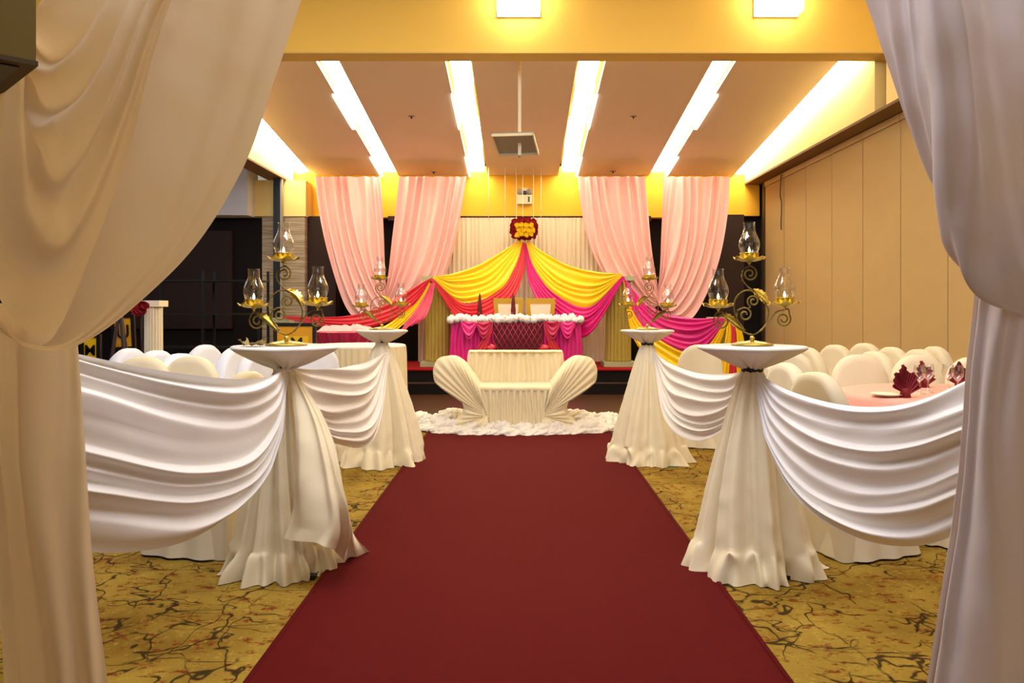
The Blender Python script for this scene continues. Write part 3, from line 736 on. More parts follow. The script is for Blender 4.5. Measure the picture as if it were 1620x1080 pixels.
# ---------------- cocktail tables ----------------
TZ = 1.07
def cocktail(x, y, label, seed, r1=.30, npl=9, ring='black', tail=False, tr=.245, zw=.955):
    e = empty('cocktail_table', (x, y, 0), label, 'table', 'draped cocktail tables along the aisle')
    # stretched top cover: flat disc, rim, cone drawn in to the waist
    mb = MB(); g = []; n = 200
    def rm(a): return 1+.07*abs(math.cos(2*a+.1*seed))**8
    prof = [(.0001, TZ), (.5, TZ+.001), (.95, TZ+.001), (1.0, TZ-.004), (1.0, TZ-.014), (.93, TZ-.028), (.83, TZ-.042), (.70, TZ-.060), (.55, TZ-.078), (.42, TZ-.092), (.30, TZ-.103), (.23, zw+.004), (.19, zw)]
    for k, (r, z) in enumerate(prof):
        row = []
        for j in range(n):
            a = 2*PI*j/n; f = 0
            if k > 4:
                q = (k-4)/8; f = -.75*q*(.5+.5*math.cos(a*2+seed*3)**2)*(1-abs(math.sin(a*2.5+seed+.5*math.sin(2*a))))**1.7-.2*q*(1-abs(math.sin(a*6.5+seed)))**2+.02*math.sin(a*17)*q
            rr = tr*r*(1+(rm(a)-1)*max(0, 1-max(0, k-4)/6))*(1+f); row.append((rr*math.cos(a), rr*math.sin(a), z+(.05*max(0, -f)*min(1, (k-4)/3) if k > 4 else 0)))
        g.append(row)
    mb.grid(g, True).build('top_cover', 'cloth_white', e)
    mb = MB().lathe([(.050, zw-.012), (.053, zw-.006), (.053, zw+.004), (.050, zw+.008)], 28, caps=False)
    mb.build('tie', 'black_metal' if ring == 'black' else 'cloth_white', e)
    # skirt
    mb = MB(); g = []; n = 260; rows = 46
    for i in range(rows+1):
        t = i/rows; z = (zw-.005)*(1-t); row = []
        for j in range(n):
            a = 2*PI*j/n
            base = .047+(r1-.047)*(t**.8)
            wv = a+.35*noise.noise(Vector((math.cos(a)*1.2, math.sin(a)*1.2, seed+t*.6)))
            s1 = math.cos(npl*wv+seed+.5*math.sin(t*2+seed)); s1 = (2*(1-abs(math.sin((npl*wv+seed+.5*math.sin(t*2+seed))/2))**.75)-1)*-1
            s2 = math.cos((npl*2+3)*wv-seed*2)
            am = (.10+.22*t)*(1-.4*t*t)*(.6+.8*abs(noise.noise(Vector((math.cos(a), math.sin(a), seed+9)))))
            r = base*(1+am*s1+.035*s2*min(1, t*2+.4)*1.3)
            zz = z
            if t > .86:
                q = (t-.86)/.14
                r += .10*q*noise.noise(Vector((math.cos(a)*5, math.sin(a)*5, seed)))+.022*q+.03*math.sin(q*PI*2)*noise.noise(Vector((a*4, 1, seed)))
                zz = z+.075*q*(1-q)*4*(noise.noise(Vector((math.cos(a)*6, math.sin(a)*6, seed+4)))+.2)
            wr = .004*noise.noise(Vector((r*math.cos(a)*14, r*math.sin(a)*14, z*14+seed)))
            r += wr*t*2
            row.append((r*math.cos(a), r*math.sin(a), max(zz, .004)))
        g.append(row)
    mb.grid(g, True).build('skirt', 'cloth_table', e)
    mb = MB().lathe([(.02, .03), (.02, TZ-.02)], 12); mb.build('pole', 'black_metal', e)
    MB().box(-.2, .2, -.2, .2, .002, .02).build('base', 'black_metal', e, smooth=False)
    return e
XNL, XNR, XFL, XFR = (450-CX)/F*3.84, (1190-CX)/F*3.84, (604-CX)/F*6.5, (1024-CX)/F*6.5
t1 = cocktail(XNL, 3.84, 'white draped cocktail table nearest on the left of the carpet', 1.3, .235, 13, 'white')
t2 = cocktail(XNR, 3.84, 'white draped cocktail table nearest on the right of the carpet', 2.2, .265, 8)
t3 = cocktail(XFL, 6.5, 'white draped cocktail table beside the far left end of the carpet', 3.7, .33, 8, 'white', tr=.205)
t4 = cocktail(XFR, 6.5, 'white draped cocktail table beside the far right end of the carpet', 4.9, .29, 7, tr=.205)
# cloth tail trailing on the near left table
def tail():
    mb = MB(); Y = 3.8
    sheet(mb, [K((458, 592, 3.80), (466, 660, 3.68), (470, 740, 3.6), (462, 812, 3.56), (449, 852, 3.54)), K((466, 592, 3.79), (500, 670, 3.66), (520, 760, 3.55), (524, 825, 3.5), (516, 862, 3.5)),
               K((469, 592, 3.79), (512, 680, 3.66), (535, 775, 3.58), (546, 840, 3.66), (545, 884, 3.9)),
               K((472, 592, 3.80), (520, 680, 3.72), (540, 770, 3.70), (556, 840, 3.85), (585, 873, 4.03))], 4, .35, 44, 80, 'saw', 4, maxamp=.04, wrinkle=.006)
    return mb.build('cloth_tail', 'cloth_table', label='loose cream cloth tail falling from the near left table to the carpet', cat='cloth')
tail()

# long white swags between the tables and the drapes
GS = 'white swags along the aisle'
swag('aisle_swag', 'cloth_swag', [
    K((452, 583, 3.79), (425, 595, 3.5), (370, 599, 3.25), (260, 588, 2.95), (125, 562, 2.7), (40, 535, 2.6), (-60, 500, 2.55)),
    K((453, 588, 3.79), (438, 640, 3.56), (378, 680, 3.28), (275, 680, 2.95), (145, 645, 2.68), (40, 620, 2.56), (-60, 590, 2.5)),
    K((455, 592, 3.79), (442, 670, 3.6), (400, 745, 3.34), (300, 775, 3.0), (160, 757, 2.68), (50, 728, 2.54), (-60, 690, 2.48)),
    K((457, 598, 3.79), (440, 690, 3.6), (395, 778, 3.34), (300, 852, 3.0), (170, 874, 2.7), (60, 850, 2.54), (-60, 790, 2.48))],
    7, .62, 'long white swag from the near left table into the left drape', 21, 90, 240, group=GS, sk=.30, wrinkle=.005, maxamp=.10, warp=.45, endfade=lambda u: bez(min(1, u*4+.12)))
swag('aisle_swag', 'cloth_swag', [
    K((1197, 588, 3.79), (1240, 614, 3.55), (1310, 636, 3.28), (1375, 643, 3.08), (1450, 634, 2.9), (1530, 602, 2.74), (1640, 545, 2.6)),
    K((1196, 590, 3.79), (1225, 655, 3.6), (1285, 698, 3.32), (1365, 713, 3.08), (1450, 700, 2.88), (1530, 665, 2.7), (1640, 610, 2.55)),
    K((1195, 594, 3.79), (1217, 690, 3.6), (1275, 760, 3.34), (1355, 790, 3.08), (1450, 780, 2.88), (1530, 745, 2.7), (1640, 690, 2.52)),
    K((1193, 600, 3.79), (1212, 690, 3.62), (1262, 785, 3.36), (1345, 845, 3.08), (1440, 864, 2.88), (1530, 838, 2.7), (1640, 775, 2.52))],
    7, .62, 'long white swag from the near right table into the right drape', 22, 90, 240, group=GS, sk=.30, wrinkle=.005, maxamp=.10, warp=.45, endfade=lambda u: bez(min(1, u*4+.12)))
swag('aisle_swag', 'cloth_swag', [
    K((462, 582, 3.84), (500, 583, 4.3), (545, 580, 4.95), (585, 570, 5.6), (612, 556, 6.35)),
    K((460, 588, 3.84), (492, 640, 4.25), (540, 652, 4.95), (585, 632, 5.6), (614, 560, 6.35)),
    K((458, 594, 3.84), (482, 660, 4.2), (532, 702, 4.9), (592, 692, 5.6), (616, 566, 6.35))],
    7, .6, 'white swag between the two left tables', 23, 70, 200, group=GS, sk=.33, maxamp=.08, warp=.4, endfade=lambda u: bez(min(1, min(u, 1-u)*4+.15)))
swag('aisle_swag', 'cloth_swag', [
    K((1182, 586, 3.84), (1150, 591, 4.3), (1100, 589, 5.1), (1060, 574, 5.8), (1034, 555, 6.4)),
    K((1184, 590, 3.84), (1152, 640, 4.3), (1100, 645, 5.0), (1060, 622, 5.7), (1033, 559, 6.4)),
    K((1185, 596, 3.84), (1158, 668, 4.3), (1105, 696, 5.0), (1056, 662, 5.7), (1032, 566, 6.4))],
    6, .6, 'white swag between the two right tables', 24, 70, 200, group=GS, sk=.33, maxamp=.08, warp=.4, endfade=lambda u: bez(min(1, min(u, 1-u)*4+.15)))

# ---------------- candelabra ----------------
def spiral(cx, cz, r0, r1, a0, turns, n=18):
    return [(cx+(r0+(r1-r0)*i/n)*math.cos(a0+turns*2*PI*i/n), 0, cz+(r0+(r1-r0)*i/n)*math.sin(a0+turns*2*PI*i/n)) for i in range(n+1)]
def candelabra():
    e = empty('candelabra', (0, 0, TZ+.003), None, 'candelabra', 'gold candelabra on the cocktail tables')
    k = .000684
    def c(x, y): return ((x-1037)*k, 0, (1012-y)*k)
    MB().lathe([(.098, 0), (.1, .003), (.094, .008), (.06, .016), (.03, .02), (.012, .024)], 40, mod=lambda a, z: 1+.012*math.cos(24*a)).build('base', 'gold', e)
    MB().ball((0, 0, .034), .0125, n=12).build('ball', 'gold_bright', e)
    T = dict(r=.0053, n=6, twist=420, flat=.62)
    MB().tube([c(840, 790), c(880, 840), c(950, 900), c(1035, 937), c(1100, 905), c(1160, 830), c(1210, 775), c(1262, 762), (spiral(.158+.001, .135, .043, .043, 1.2, 0, 1))[0]]+[(x, y, z) for x, y, z in spiral((1258-1037)*k, (1012-828)*k, .037, .010, .6, -1.6)], samples=130, **T).build('scroll', 'gold_rope', e)
    MB().tube([c(985, 905)]+[c(x, y) for x, y in ((930, 830), (907, 745), (925, 670), (985, 625), (1050, 632), (1110, 685), (1153, 765), (1140, 850))], samples=80, **T).build('scroll', 'gold_rope', e)
    MB().tube([c(925, 820), c(930, 770)]+spiral((985-1037)*k, (1012-795)*k, .036, .008, 2.4, -1.4), samples=60, **T).build('scroll', 'gold_rope', e)
    MB().tube([c(1010, 750)]+spiral((1045-1037)*k, (1012-700)*k, .031, .008, 4.2, -1.5), samples=60, **T).build('scroll', 'gold_rope', e)
    MB().tube([c(1050, 632), c(1000, 590), c(966, 540), c(972, 480), c(1015, 452)]+spiral((1020-1037)*k, (1012-505)*k, .036, .009, 1.3, -1.5), samples=90, **T).build('scroll', 'gold_rope', e)
    MB().tube([c(990, 905), c(920, 860), c(870, 815), c(840, 785), c(795, 775)]+spiral((820-1037)*k, (1012-840)*k, .042, .010, 2.4, 1.6), samples=90, **T).build('scroll', 'gold_rope', e)
    # leaves: cupped, pointed blades with a serrated edge
    def leaf(p0, p1, p2, wd):
        mb = MB(); g = []; P = [Vector(p0), Vector(p1), Vector(p2)]
        for i in range(17):
            t = i/16; p = cr(P, t); d = (cr(P, min(t+.05, 1))-cr(P, max(t-.05, 0))).normalized(); n = Vector((-d.z, 0, d.x)); ww = wd*math.sin(PI*min(t*.95+.05, 1))**.7*(1+.18*math.sin(t*40))
            g.append([p+n*ww*s_+Vector((0, -.012+.02*abs(s_), 0)) for s_ in (-1, -.6, -.2, 0, .2, .6, 1)])
        return mb.grid(g)
    leaf(c(820, 785), c(890, 830), c(985, 915), .019).build('leaf', 'gold', e)
    leaf(c(1045, 618), c(1110, 660), c(1160, 730), .022).build('leaf', 'gold_bright', e)
    for (x, y, mz) in ((795, 722, 772), (1016, 392, 440), (1267, 708, 765)):
        X, _, Z = c(x, y); _, _, z2 = c(x, mz)
        cup = empty('candle_cup', (X, 0, Z)); cup.parent = e
        MB().lathe([(.005, z2-Z), (.005, -.028), (.012, -.02), (.009, -.012), (.02, -.006)], 14).build('stem', 'gold', cup)
        g = []; n = 56
        for r_, z_ in ((.004, -.018), (.03, -.017), (.05, -.012), (.064, -.004), (.074, -.001), (.0735, .0005), (.062, -.002), (.045, -.010)):
            g.append([(r_*(1+.05*math.cos(7*a_)*(r_/.07))*math.cos(a_), r_*(1+.05*math.cos(7*a_)*(r_/.07))*math.sin(a_), z_+.007*math.cos(7*a_)*(r_/.07)**3) for a_ in [2*PI*j/n for j in range(n)]])
        MB().grid(g, True).build('drip_dish', 'gold', cup)
        MB().lathe([(.040, -.008), (.044, -.004), (.044, .020), (.047, .024), (.043, .024), (.041, .0), (.002, -.004)], 32, caps=False, mod=lambda a, z: 1+.02*math.cos(16*a)).build('gallery_ring', 'gold_bright', cup)
        MB().lathe([(.019, .002), (.019, .022), (.016, .023)], 16).build('candle', 'candle_wax_lit', cup)
        MB().lathe([(.001, .024), (.0055, .030), (.006, .036), (.003, .046), (.0006, .054)], 10).build('flame', 'flame', cup)
        MB().lathe([(.036, .016), (.040, .024), (.047, .045), (.0505, .063), (.048, .082), (.040, .102), (.031, .122), (.027, .14), (.0265, .165), (.0285, .174)], 36, caps=False).build('glass_chimney', 'glass', cup)
    return e
cd = candelabra(); cd.location = (XNR, 3.84, TZ+.003); cd['label'] = 'gold scrolled candelabra with three glass chimneys on the near right table'
copy_tree(cd, (XNL+.01, 3.84, TZ+.003), math.radians(-6), 'gold scrolled candelabra with three glass chimneys on the near left table')
copy_tree(cd, (XFL, 6.5, TZ+.003), math.radians(14), 'gold scrolled candelabra with three glass chimneys on the far left table')
copy_tree(cd, (XFR, 6.5, TZ+.003), math.radians(168), 'gold scrolled candelabra with three glass chimneys on the far right table')
# folded napkin on the near left table
mb = MB(); n0 = W(400, 541, 3.72); g = []
for i in range(13):
    u = i/12; x = -.055+.11*u; row = []
    for j in range(13):
        v = j/12; row.append((n0.x+x*(1+.2*math.sin(v*6)), 3.73+(v-.5)*.09, TZ+.004+.018*(1-math.sin(PI*v))*abs(math.cos(u*3.3+.4))+.01*abs(math.sin(u*9+v*5))+(.016 if u < .1 or u > .93 else 0)))
    g.append(row)
mb.grid(g).build('folded_cloth', 'napkin_olive', label='small crumpled olive cloth left of the candelabra on the near left table', cat='cloth')

# ---------------- covered chairs ----------------
def chair(m):
    e = empty('covered_chair', (0, 0, 0), None, 'chair')
    # back faces -y side as its rear; seat extends to +y
    mb = MB(); g = []; H = .925
    out = []
    hwid = .198
    for i in range(41):
        u = i/40
        if u < .3: z = .0+(H-.24)*u/.3; x = -hwid*(1.08-.08*u/.3)
        elif u > .7: z = (H-.24)*(1-(u-.7)/.3); x = hwid*(1.08-.08*(1-(u-.7)/.3))
        else:
            a = PI*(1-(u-.3)/.4); x = hwid*math.cos(a)*abs(math.cos(a))**-.12 if abs(math.cos(a)) > .01 else 0; z = H-.24+.24*abs(math.sin(a))**.9
            x = max(-hwid, min(hwid, x))
        out.append((x, z))
    layers = [(-.045, .0, 0), (-.05, .90, 0), (-.045, .97, 0), (-.02, 1.0, 0), (.02, 1.0, 0), (.04, .97, 0), (.045, .9, 0), (.04, .0, 0)]
    for y, sc, _ in layers:
        row = []
        for x, z in out:
            zz = .46+(z-.46)*sc if z > .46 else z
            xx = x*sc if sc > 0 else 0
            lean = -.10*(max(zz, 0)-.46) if zz > .46 else 0
            row.append((xx, y+lean+.012*noise.noise(Vector((xx*9, y*3, zz*7)))*(1 if sc < 1 else .3), max(zz, .005)))
        g.append(row)
    mb.grid(g).build('back_cover', m, e)
    mb = MB(); g = []
    def ring(w_, y1, z, wob, n=64):
        row = []
        for j in range(n):
            a = 2*PI*j/n; ca, sa = math.cos(a), math.sin(a); q = 1/max(abs(ca), abs(sa))*.0+ (abs(ca)**5+abs(sa)**5)**(-1/5)
            rr = 1+wob*math.sin(a*9+.7*math.sin(2*a))
            row.append((w_*ca*q*rr, y1+.215*(w_/.21)*sa*q*rr, z))
        return row
    g = [ring(.0005, .19, .475, 0), ring(.17, .19, .475, 0), ring(.2, .19, .47, 0), ring(.21, .19, .45, 0), ring(.212, .19, .35, .01), ring(.22, .19, .2, .025), ring(.232, .19, .06, .04), ring(.24, .19, .012, .05)]
    mb.grid(g, True).build('seat_cover', m, e)
    return e
protoL = chair('chair_cloth_cool_lit'); protoR = chair('chair_cloth'); used = set()
def put(proto, px, Y, rz, label, dz=1.0):
    x = (px-CX)/F*Y
    g = 'white covered chairs'
    if proto.name not in used:
        used.add(proto.name); proto.location = (x, Y, 0); proto.rotation_euler = (0, 0, math.radians(rz)); proto['label'] = label; proto['group'] = g; return proto
    return copy_tree(proto, (x, Y, 0), math.radians(rz), label, g)
# rz: 0 = back towards the camera, seat away; 180 = facing the camera; 90 = seat towards -x
put(protoL, 197, 6.4, 72, 'white covered chair, leftmost of the row against the dark room')
put(protoL, 240, 6.1, 68, 'white covered chair, second from left against the dark room')
put(protoL, 277, 5.7, 66, 'white covered chair, third from left against the dark room')
put(protoL, 318, 7.0, 68, 'white covered chair, fourth from left against the dark room')
put(protoL, 362, 6.5, 78, 'white covered chair, fifth from left, left of the candelabra table')
put(protoL, 398, 6.0, 75, 'white covered chair just behind the rim of the near left table')
put(protoR, 222, 5.3, 185, 'cream covered chair rising behind the left swag, nearer the drape')
put(protoR, 298, 5.35, 178, 'broad cream covered chair rising behind the middle of the left swag')
put(protoR, 378, 4.12, 78, 'cream covered chair half hidden behind the near left table')
put(protoL, 500, 6.95, 20, 'white covered chair behind the swag between the left tables')
put(protoR, 1303, 4.08, -72, 'cream covered chair nearest behind the right swag, seen from its side')
put(protoR, 1254, 4.75, -78, 'cream covered chair just right of the near right table')
put(protoR, 1217, 5.3, -75, 'cream covered chair peeking out behind the near right table')
put(protoR, 1249, 6.0, -30, 'cream covered chair in the second row right of the near right table')
put(protoR, 1284, 6.55, -72, 'cream covered chair at the folding wall, leftmost of that row')
put(protoR, 1328, 7.0, -66, 'cream covered chair at the folding wall, second of that row from the left')
put(protoR, 1374, 7.3, -66, 'cream covered chair at the folding wall, third of that row from the left')
put(protoR, 1391, 5.95, -72, 'cream covered chair between the two broad chair backs')
put(protoR, 1418, 6.6, -74, 'cream covered chair left behind the right broad chair back')
put(protoR, 1462, 6.25, -70, 'cream covered chair behind the top of the right broad chair back')
put(protoR, 1487, 6.7, -82, 'narrow cream covered chair at the folding wall, rightmost of that row')
put(protoR, 1363, 5.5, 180, 'broad cream covered chair back left of the red napkins')
put(protoR, 1458, 5.5, 180, 'broad cream covered chair back behind the wine glasses')
put(protoR, 1545, 5.2, 195, 'cream covered chair partly hidden by the right drape')
put(protoR, 1108, 7.05, -20, 'cream covered chair behind the swag between the right tables')

# right dining table with pink cloth, napkins, glasses
tx, ty = 2.50, 4.62
e = empty('dining_table', (tx, ty, 0), 'round table with a salmon pink cloth behind the right swag', 'table')
g = []
for r, z in ((.001, .76), (.55, .76), (.58, .755), (.592, .73), (.607, .62), (.612, .55)):
    g.append([(r*(1+(.03*math.sin(a*14) if z < .7 else 0)*(1-z))*math.cos(a), r*(1+(.03*math.sin(a*14) if z < .7 else 0)*(1-z))*math.sin(a), z) for a in [2*PI*j/112 for j in range(112)]])
MB().grid(g, True).build('tablecloth', 'table_pink', e)
pleat_sheet(MB(), 0, 0, 0, .01, .74, 40, .015, 6, 8, lambda s, t: ((.57*(1+.03*t)*math.cos(2*PI*s), .57*(1+.03*t)*math.sin(2*PI*s)), (math.cos(2*PI*s), math.sin(2*PI*s)))).build('skirt', 'cloth_table', e)
def fan(x, y, rz, label, s=1.0):
    e = empty('napkin_fan', (x, y, .762), label, 'napkin', 'dark red folded napkins', rz)
    mb = MB(); g = []; n = 28
    for i in range(9):
        t = i/8; row = []
        for j in range(n+1):
            a = math.radians(-72+144*j/n); r = .03+.125*t; z_ = (j % 2)*.02*t
            row.append((math.sin(a)*r*s*.52, z_-.01+.02*math.cos(a*2), math.cos(a)*r*s*(.98+.12*math.cos(a*8)*t)+.01))
        g.append(row)
    mb.grid(g).build('fan', 'napkin_red', e, smooth=False)
    mb = MB(); mb.lathe([(.03, .0), (.025, .03), (.02, .05)], 12); mb.build('band', 'napkin_red', e)
def at(px, Y): return (px-CX)/F*Y
fan(at(1432, 4.35), 4.35, 0, 'dark red fan-folded napkin on the pink table, the nearest one')
fan(at(1462, 4.9), 4.9, .3, 'dark red folded napkin behind the glasses on the pink table', .9)
fan(at(1518, 4.85), 4.85, -.4, 'dark red folded napkin at the right drape edge', .9)
def wineglass(x, y, label):
    e = empty('wine_glass', (x, y, .762), label, 'glass', 'glasses on the pink table')
    MB().lathe([(.032, 0), (.03, .003), (.005, .008), (.004, .07), (.012, .078), (.03, .10), (.034, .13), (.028, .165)], 20, caps=False).build('bowl', 'glass', e)
wineglass(at(1455, 4.5), 4.5, 'clear wine glass right of the nearest red napkin'); wineglass(at(1468, 4.6), 4.6, 'clear wine glass, second right of the nearest red napkin')
wineglass(at(1500, 4.6), 4.6, 'clear wine glass near the right drape edge'); wineglass(at(1515, 4.5), 4.5, 'clear wine glass against the right drape edge')
e = empty('side_plate', (at(1403, 4.4), 4.4, .762), 'small cream plate left of the nearest red napkin', 'plate')
MB().lathe([(.03, 0), (.06, .004), (.085, .014), (.086, .016), (.06, .008)], 28, caps=True).build('dish', 'cushion', e)

# ---------------- left background tables and signs ----------------
tx, ty = at(566, 9.6), 9.6
e = empty('round_table', (tx, ty, 0), 'round white table with gathered skirt behind the left swag', 'table')
MB().lathe([(.001, .80), (.56, .80), (.575, .795), (.575, .775)], 60, caps=False).build('top_cover', 'cloth_white', e)
pleat_sheet(MB(), 0, 0, 0, .01, .78, 44, .016, 6, 8, lambda s, t: ((.575*(1+.03*t)*math.cos(2*PI*s), .575*(1+.03*t)*math.sin(2*PI*s)), (math.cos(2*PI*s), math.sin(2*PI*s)))).build('skirt', 'cloth_table', e)
tx, ty = at(548, 10.75), 10.75
e = empty('magenta_table', (tx, ty, 0), 'small table draped in dark magenta cloth behind the round white table', 'table')
MB().lathe([(.001, .93), (.48, .93), (.49, .92)], 50, caps=False).build('top_cover', 'satin_fuchsia', e)
mb = MB(); g = []
for i in range(14):
    t = i/13
    g.append([((.49-.13*math.sin(PI*min(t*1.4, 1)))*(1+.05*math.cos(18*a+t*4))*math.cos(a), (.49-.13*math.sin(PI*min(t*1.4, 1)))*(1+.05*math.cos(18*a+t*4))*math.sin(a), .92-.91*t) for a in [2*PI*j/180 for j in range(180)]])
mb.grid(g, True).build('skirt', 'satin_fuchsia', e)
mb = MB(); g = []
for i in range(50):
    row = []
    for j in range(20):
        u, v = i/49, j/19; x = tx-.33+.72*u; y = ty-.30+.40*v
        z = .935+.10*math.sin(PI*u)**.4*math.sin(PI*v)**.5*(.8+.7*noise.noise(Vector((x*9, y*9, 0))))+.03*noise.noise(Vector((x*22, y*22, 3)))*math.sin(PI*u)*math.sin(PI*v)
        row.append((x, y, max(z, .934)))
    g.append(row)
mb.grid(g).build('folded_fabric', 'cloth_pinkish', label='heap of light pink fabric on the magenta table', cat='cloth')
def text(ch, size, mtx, parent, m, name='letter'):
    cu_ = bpy.data.curves.new('t', 'FONT'); cu_.body = ch; cu_.size = size; cu_.extrude = .004; cu_.offset = .004*size; cu_.align_x = 'CENTER'; cu_.align_y = 'CENTER'
    to = bpy.data.objects.new('t', cu_); C.objects.link(to); bpy.context.view_layer.update()
    me = bpy.data.meshes.new_from_object(to); bpy.data.objects.remove(to); me.transform(mtx); me.materials.clear(); me.materials.append(M[m])
    o = bpy.data.objects.new(name, me); C.objects.link(o); o.parent = parent; return o
RX = Matrix.Rotation(PI/2, 4, 'X')
def sign(px0, px1, py0, py1, Y, ch, label, tilt=0, m='sign_yellow', legs=True, inner=None):
    a, b = W(px0, py0, Y), W(px1, py1, Y); w_, h_ = b.x-a.x, a.z-b.z
    e = empty('letter_sign', ((a.x+b.x)/2, Y, 0), label, 'sign', rz=0); e.rotation_euler = (0, tilt, 0)
    zb = b.z
    MB().box(-w_/2, w_/2, -.01, .01, zb, zb+h_).build('board', m, e, smooth=False)
    mb = MB(); t = .035
    mb.box(-w_/2-t, w_/2+t, -.02, .02, zb-t, zb).box(-w_/2-t, w_/2+t, -.02, .02, zb+h_, zb+h_+t).box(-w_/2-t, -w_/2, -.02, .02, zb, zb+h_).box(w_/2, w_/2+t, -.02, .02, zb, zb+h_)
    mb.build('frame', 'black_metal', e, smooth=False)
    if inner:
        MB().box(inner[0], inner[1], -.014, -.0105, zb+inner[2], zb+inner[3]).build('inset', 'sign_yellow', e, smooth=False)
    text(ch, min(h_*.95, w_*1.2) if not inner else (inner[3]-inner[2])*1.1, Matrix.Translation(((inner[0]+inner[1])/2 if inner else 0, -.018, zb+(h_*.5 if not inner else (inner[2]+inner[3])/2))) @ RX, e, 'black_metal')
    for s in (-1, 1): MB().box(s*w_*.4-.02, s*w_*.4+.02, -.02, .02, 0, zb-t).build('leg', 'black_metal', e, smooth=False)
    return e
sign(439, 495, 516, 556, 8.2, 'M', 'orange framed sign with a letter M behind the near left candelabra', m='sign_orange', inner=(-.10, .14, .0, .16))
sign(134, 154, 534, 575, 7.6, 'M', 'yellow sign with a black letter M beside the left drape')
sign(190, 216, 503, 548, 8.4, 'U', 'leaning orange sign with a black letter U in a dark frame', tilt=-.05, m='sign_orange')
mb = MB().box(-.03, .03, -.02, .02, 0, 1.0)
e = empty('easel', (at(182, 8.0), 8.0, 0), 'dark wooden easel leaning beside the letter signs', 'easel')
for xa, xb in ((-.16, 0), (.16, 0)): MB().tube([(xa, 0, 0), (xb, 0.1, 1.25)], .018, 6, 2).build('leg', 'dark_brown', e)
MB().tube([(0, .45, 0), (0, .1, 1.25)], .018, 6, 2).build('leg', 'dark_brown', e); MB().box(-.17, .17, -.02, .02, .55, .60).build('crossbar', 'dark_brown', e, smooth=False)
p = W(222, 487, 8.8); e = empty('flower_bunch', p, 'bunch of crimson flowers beside the stored cream column', 'flowers')
for i in range(9):
    mb = rose_mb(.05, i); o = mb.build('rose', 'flower_red', e); o.location = (.07*math.cos(i*2.4)*(i/9+.2), -.02, .07*math.sin(i*2.4)*(i/9+.2))
MB().tube([(0, .02, -.02), (0.01, .03, -p.z+.0)], .012, 6, 4).build('stem', 'dark_brown', e)
# dark storage rack
e = empty('storage_rack', (at(330, 10.8), 10.8, 0), 'dark metal rack standing in the unlit room at left', 'rack')
for sx_ in (-.75, .0, .75):
    for yy in (-.2, .2): MB().box(sx_-.015, sx_+.015, yy-.015, yy+.015, 0, 1.75).build('post', 'black_metal', e, smooth=False)
for zz in (.25, .7, 1.15, 1.6): MB().box(-.77, .77, -.22, .22, zz, zz+.02).build('shelf', 'black_metal', e, smooth=False)
MB().box(-5.62, -5.58, 9.4, 9.44, 0, 3.6).build('trim_19', 'pale_grey', smooth=False, kind='structure')

# small green strips on the carpet
MB().box(at(1045, 6.4), at(1066, 6.4), 6.2, 6.24, .001, .006).build('ribbon_scrap', 'green_ribbon', smooth=False, label='short green ribbon scrap on the carpet beside the far right table', cat='ribbon')

# ---------------- the near drapes ----------------
# left: big U swag from the arch to the corner box
mb = MB()
sheet(mb, [
    K((135, -140, 2.25), (115, -80, 2.22), (92, -40, 2.2), (76, 0, 2.2), (66, 30, 2.2), (58, 50, 2.2), (50, 55, 2.2), (42, 30, 2.2)),
    K((250, -140, 2.3), (215, -50, 2.26), (170, 0, 2.22), (130, 60, 2.2), (95, 98, 2.2), (68, 100, 2.2), (50, 80, 2.2), (40, 40, 2.2)),
    K((300, -140, 2.3), (262, -50, 2.24), (222, 20, 2.18), (180, 140, 2.12), (135, 245, 2.1), (92, 305, 2.1), (62, 250, 2.18), (45, 100, 2.25)),
    K((350, -140, 2.36), (305, -50, 2.28), (258, 70, 2.2), (215, 230, 2.13), (160, 400, 2.1), (85, 530, 2.08), (-6, 420, 2.2), (5, 100, 2.3))],
    4.5, .34, 120, 160, 'saw', 31, sk=.4, maxamp=.06, warp=.5, wrinkle=.006)
sheet(mb, [
    K((333, -140, 2.3), (290, -50, 2.2), (247, 70, 2.12), (205, 230, 2.05), (145, 400, 2.01), (66, 545, 2.0), (-22, 440, 2.16), (0, 100, 2.28)),
    K((420, -140, 2.35), (385, -50, 2.3), (345, 90, 2.22), (290, 270, 2.14), (215, 430, 2.08), (80, 549, 2.04), (-35, 440, 2.2), (-10, 110, 2.3)),
    K((540, -140, 2.45), (495, -50, 2.4), (440, 110, 2.3), (380, 275, 2.22), (270, 432, 2.14), (85, 554, 2.08), (-50, 440, 2.24), (-20, 120, 2.34))],
    3, .16, 120, 160, 'saw', 31, sk=.4, maxamp=.03, warp=.5, wrinkle=.006)
mb.build('arch_drape', 'cloth_drape_warm_lit', label='large warm-lit white drape sweeping down across the top left corner', cat='curtain')
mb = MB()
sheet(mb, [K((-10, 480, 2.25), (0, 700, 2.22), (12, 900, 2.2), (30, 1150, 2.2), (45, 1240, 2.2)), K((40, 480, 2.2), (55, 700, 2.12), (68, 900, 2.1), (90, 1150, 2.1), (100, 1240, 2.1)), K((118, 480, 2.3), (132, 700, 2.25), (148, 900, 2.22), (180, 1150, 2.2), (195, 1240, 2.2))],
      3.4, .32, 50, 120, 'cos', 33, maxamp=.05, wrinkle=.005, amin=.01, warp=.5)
mb.build('side_drape', 'cloth_drape_warm_lit', label='tall warm-lit white drape hanging down the left edge', cat='curtain', group='drapes of the entrance arch')
cornr = W(57, 97, 2.0)
Mx = Matrix.Translation((cornr.x, cornr.y, cornr.z)) @ Matrix.Rotation(math.radians(135), 4, 'Z')
e = empty('arch_corner_box', (0, 0, 0), 'dark olive wooden box beam in the top left corner', 'beam')
MB().box(0, .55, 0, .55, 0.0, .9, Mx).build('body', 'olive_box', e, smooth=False)
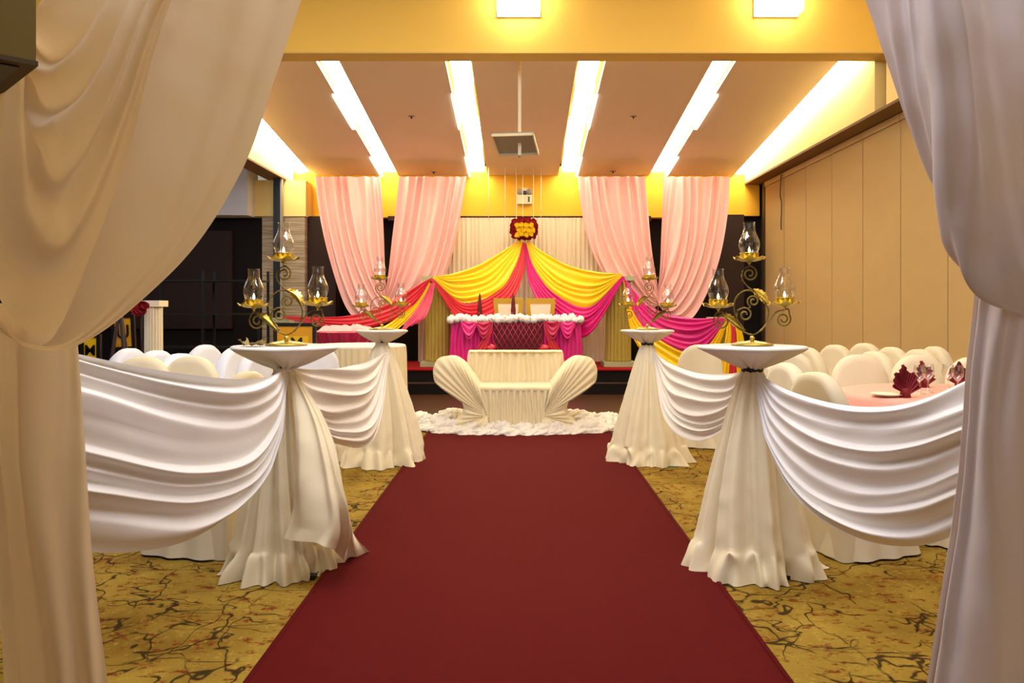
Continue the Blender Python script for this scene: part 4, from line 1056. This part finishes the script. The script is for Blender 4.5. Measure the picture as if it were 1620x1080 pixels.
MB().box(-.004, .554, -.004, .554, -.012, .0, Mx).build('rim', 'olive_trim', e, smooth=False)
MB().box(.03, .52, .03, .52, -.016, -.0125, Mx).build('underside', 'black_metal', e, smooth=False)
# posts
MB().box(-1.72, -1.62, 2.35, 2.45, 0, 2.9).build('arch_post', 'dark_wall', smooth=False, label='dark arch post behind the left drape', cat='post')
# right
mb = MB()
sheet(mb, [
    K((1318, -140, 2.4), (1362, -20, 2.35), (1410, 110, 2.3), (1443, 205, 2.27), (1474, 280, 2.25), (1503, 312, 2.25), (1560, 318, 2.3)),
    K((1425, -140, 2.35), (1440, -20, 2.25), (1455, 110, 2.18), (1475, 205, 2.15), (1496, 290, 2.14), (1520, 350, 2.16), (1590, 400, 2.25)),
    K((1462, -140, 2.3), (1474, -20, 2.12), (1490, 110, 2.06), (1500, 240, 2.03), (1510, 370, 2.02), (1548, 462, 2.04), (1660, 506, 2.2)),
    K((1530, -140, 2.35), (1545, -20, 2.22), (1560, 110, 2.14), (1570, 220, 2.1), (1585, 330, 2.1), (1615, 430, 2.1), (1690, 490, 2.2)),
    K((1640, -140, 2.35), (1650, -20, 2.26), (1655, 110, 2.2), (1665, 220, 2.2), (1680, 320, 2.2), (1700, 410, 2.2), (1740, 450, 2.3))],
    6, .26, 100, 180, 'saw', 35, sk=.4, maxamp=.05, warp=.5, wrinkle=.005)
mb.build('arch_drape', 'cloth_drape_cool_lit', label='large white drape sweeping down across the top right corner', cat='curtain')
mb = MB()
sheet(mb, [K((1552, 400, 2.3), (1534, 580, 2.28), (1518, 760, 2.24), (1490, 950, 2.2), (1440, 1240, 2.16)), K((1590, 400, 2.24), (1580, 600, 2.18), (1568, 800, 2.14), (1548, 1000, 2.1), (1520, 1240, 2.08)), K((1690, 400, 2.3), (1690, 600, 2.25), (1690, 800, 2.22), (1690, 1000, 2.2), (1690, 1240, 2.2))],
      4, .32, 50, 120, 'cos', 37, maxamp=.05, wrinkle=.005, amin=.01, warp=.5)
mb.build('side_drape', 'cloth_drape_cool_lit', label='tall white drape hanging down the right edge', cat='curtain', group='drapes of the entrance arch')
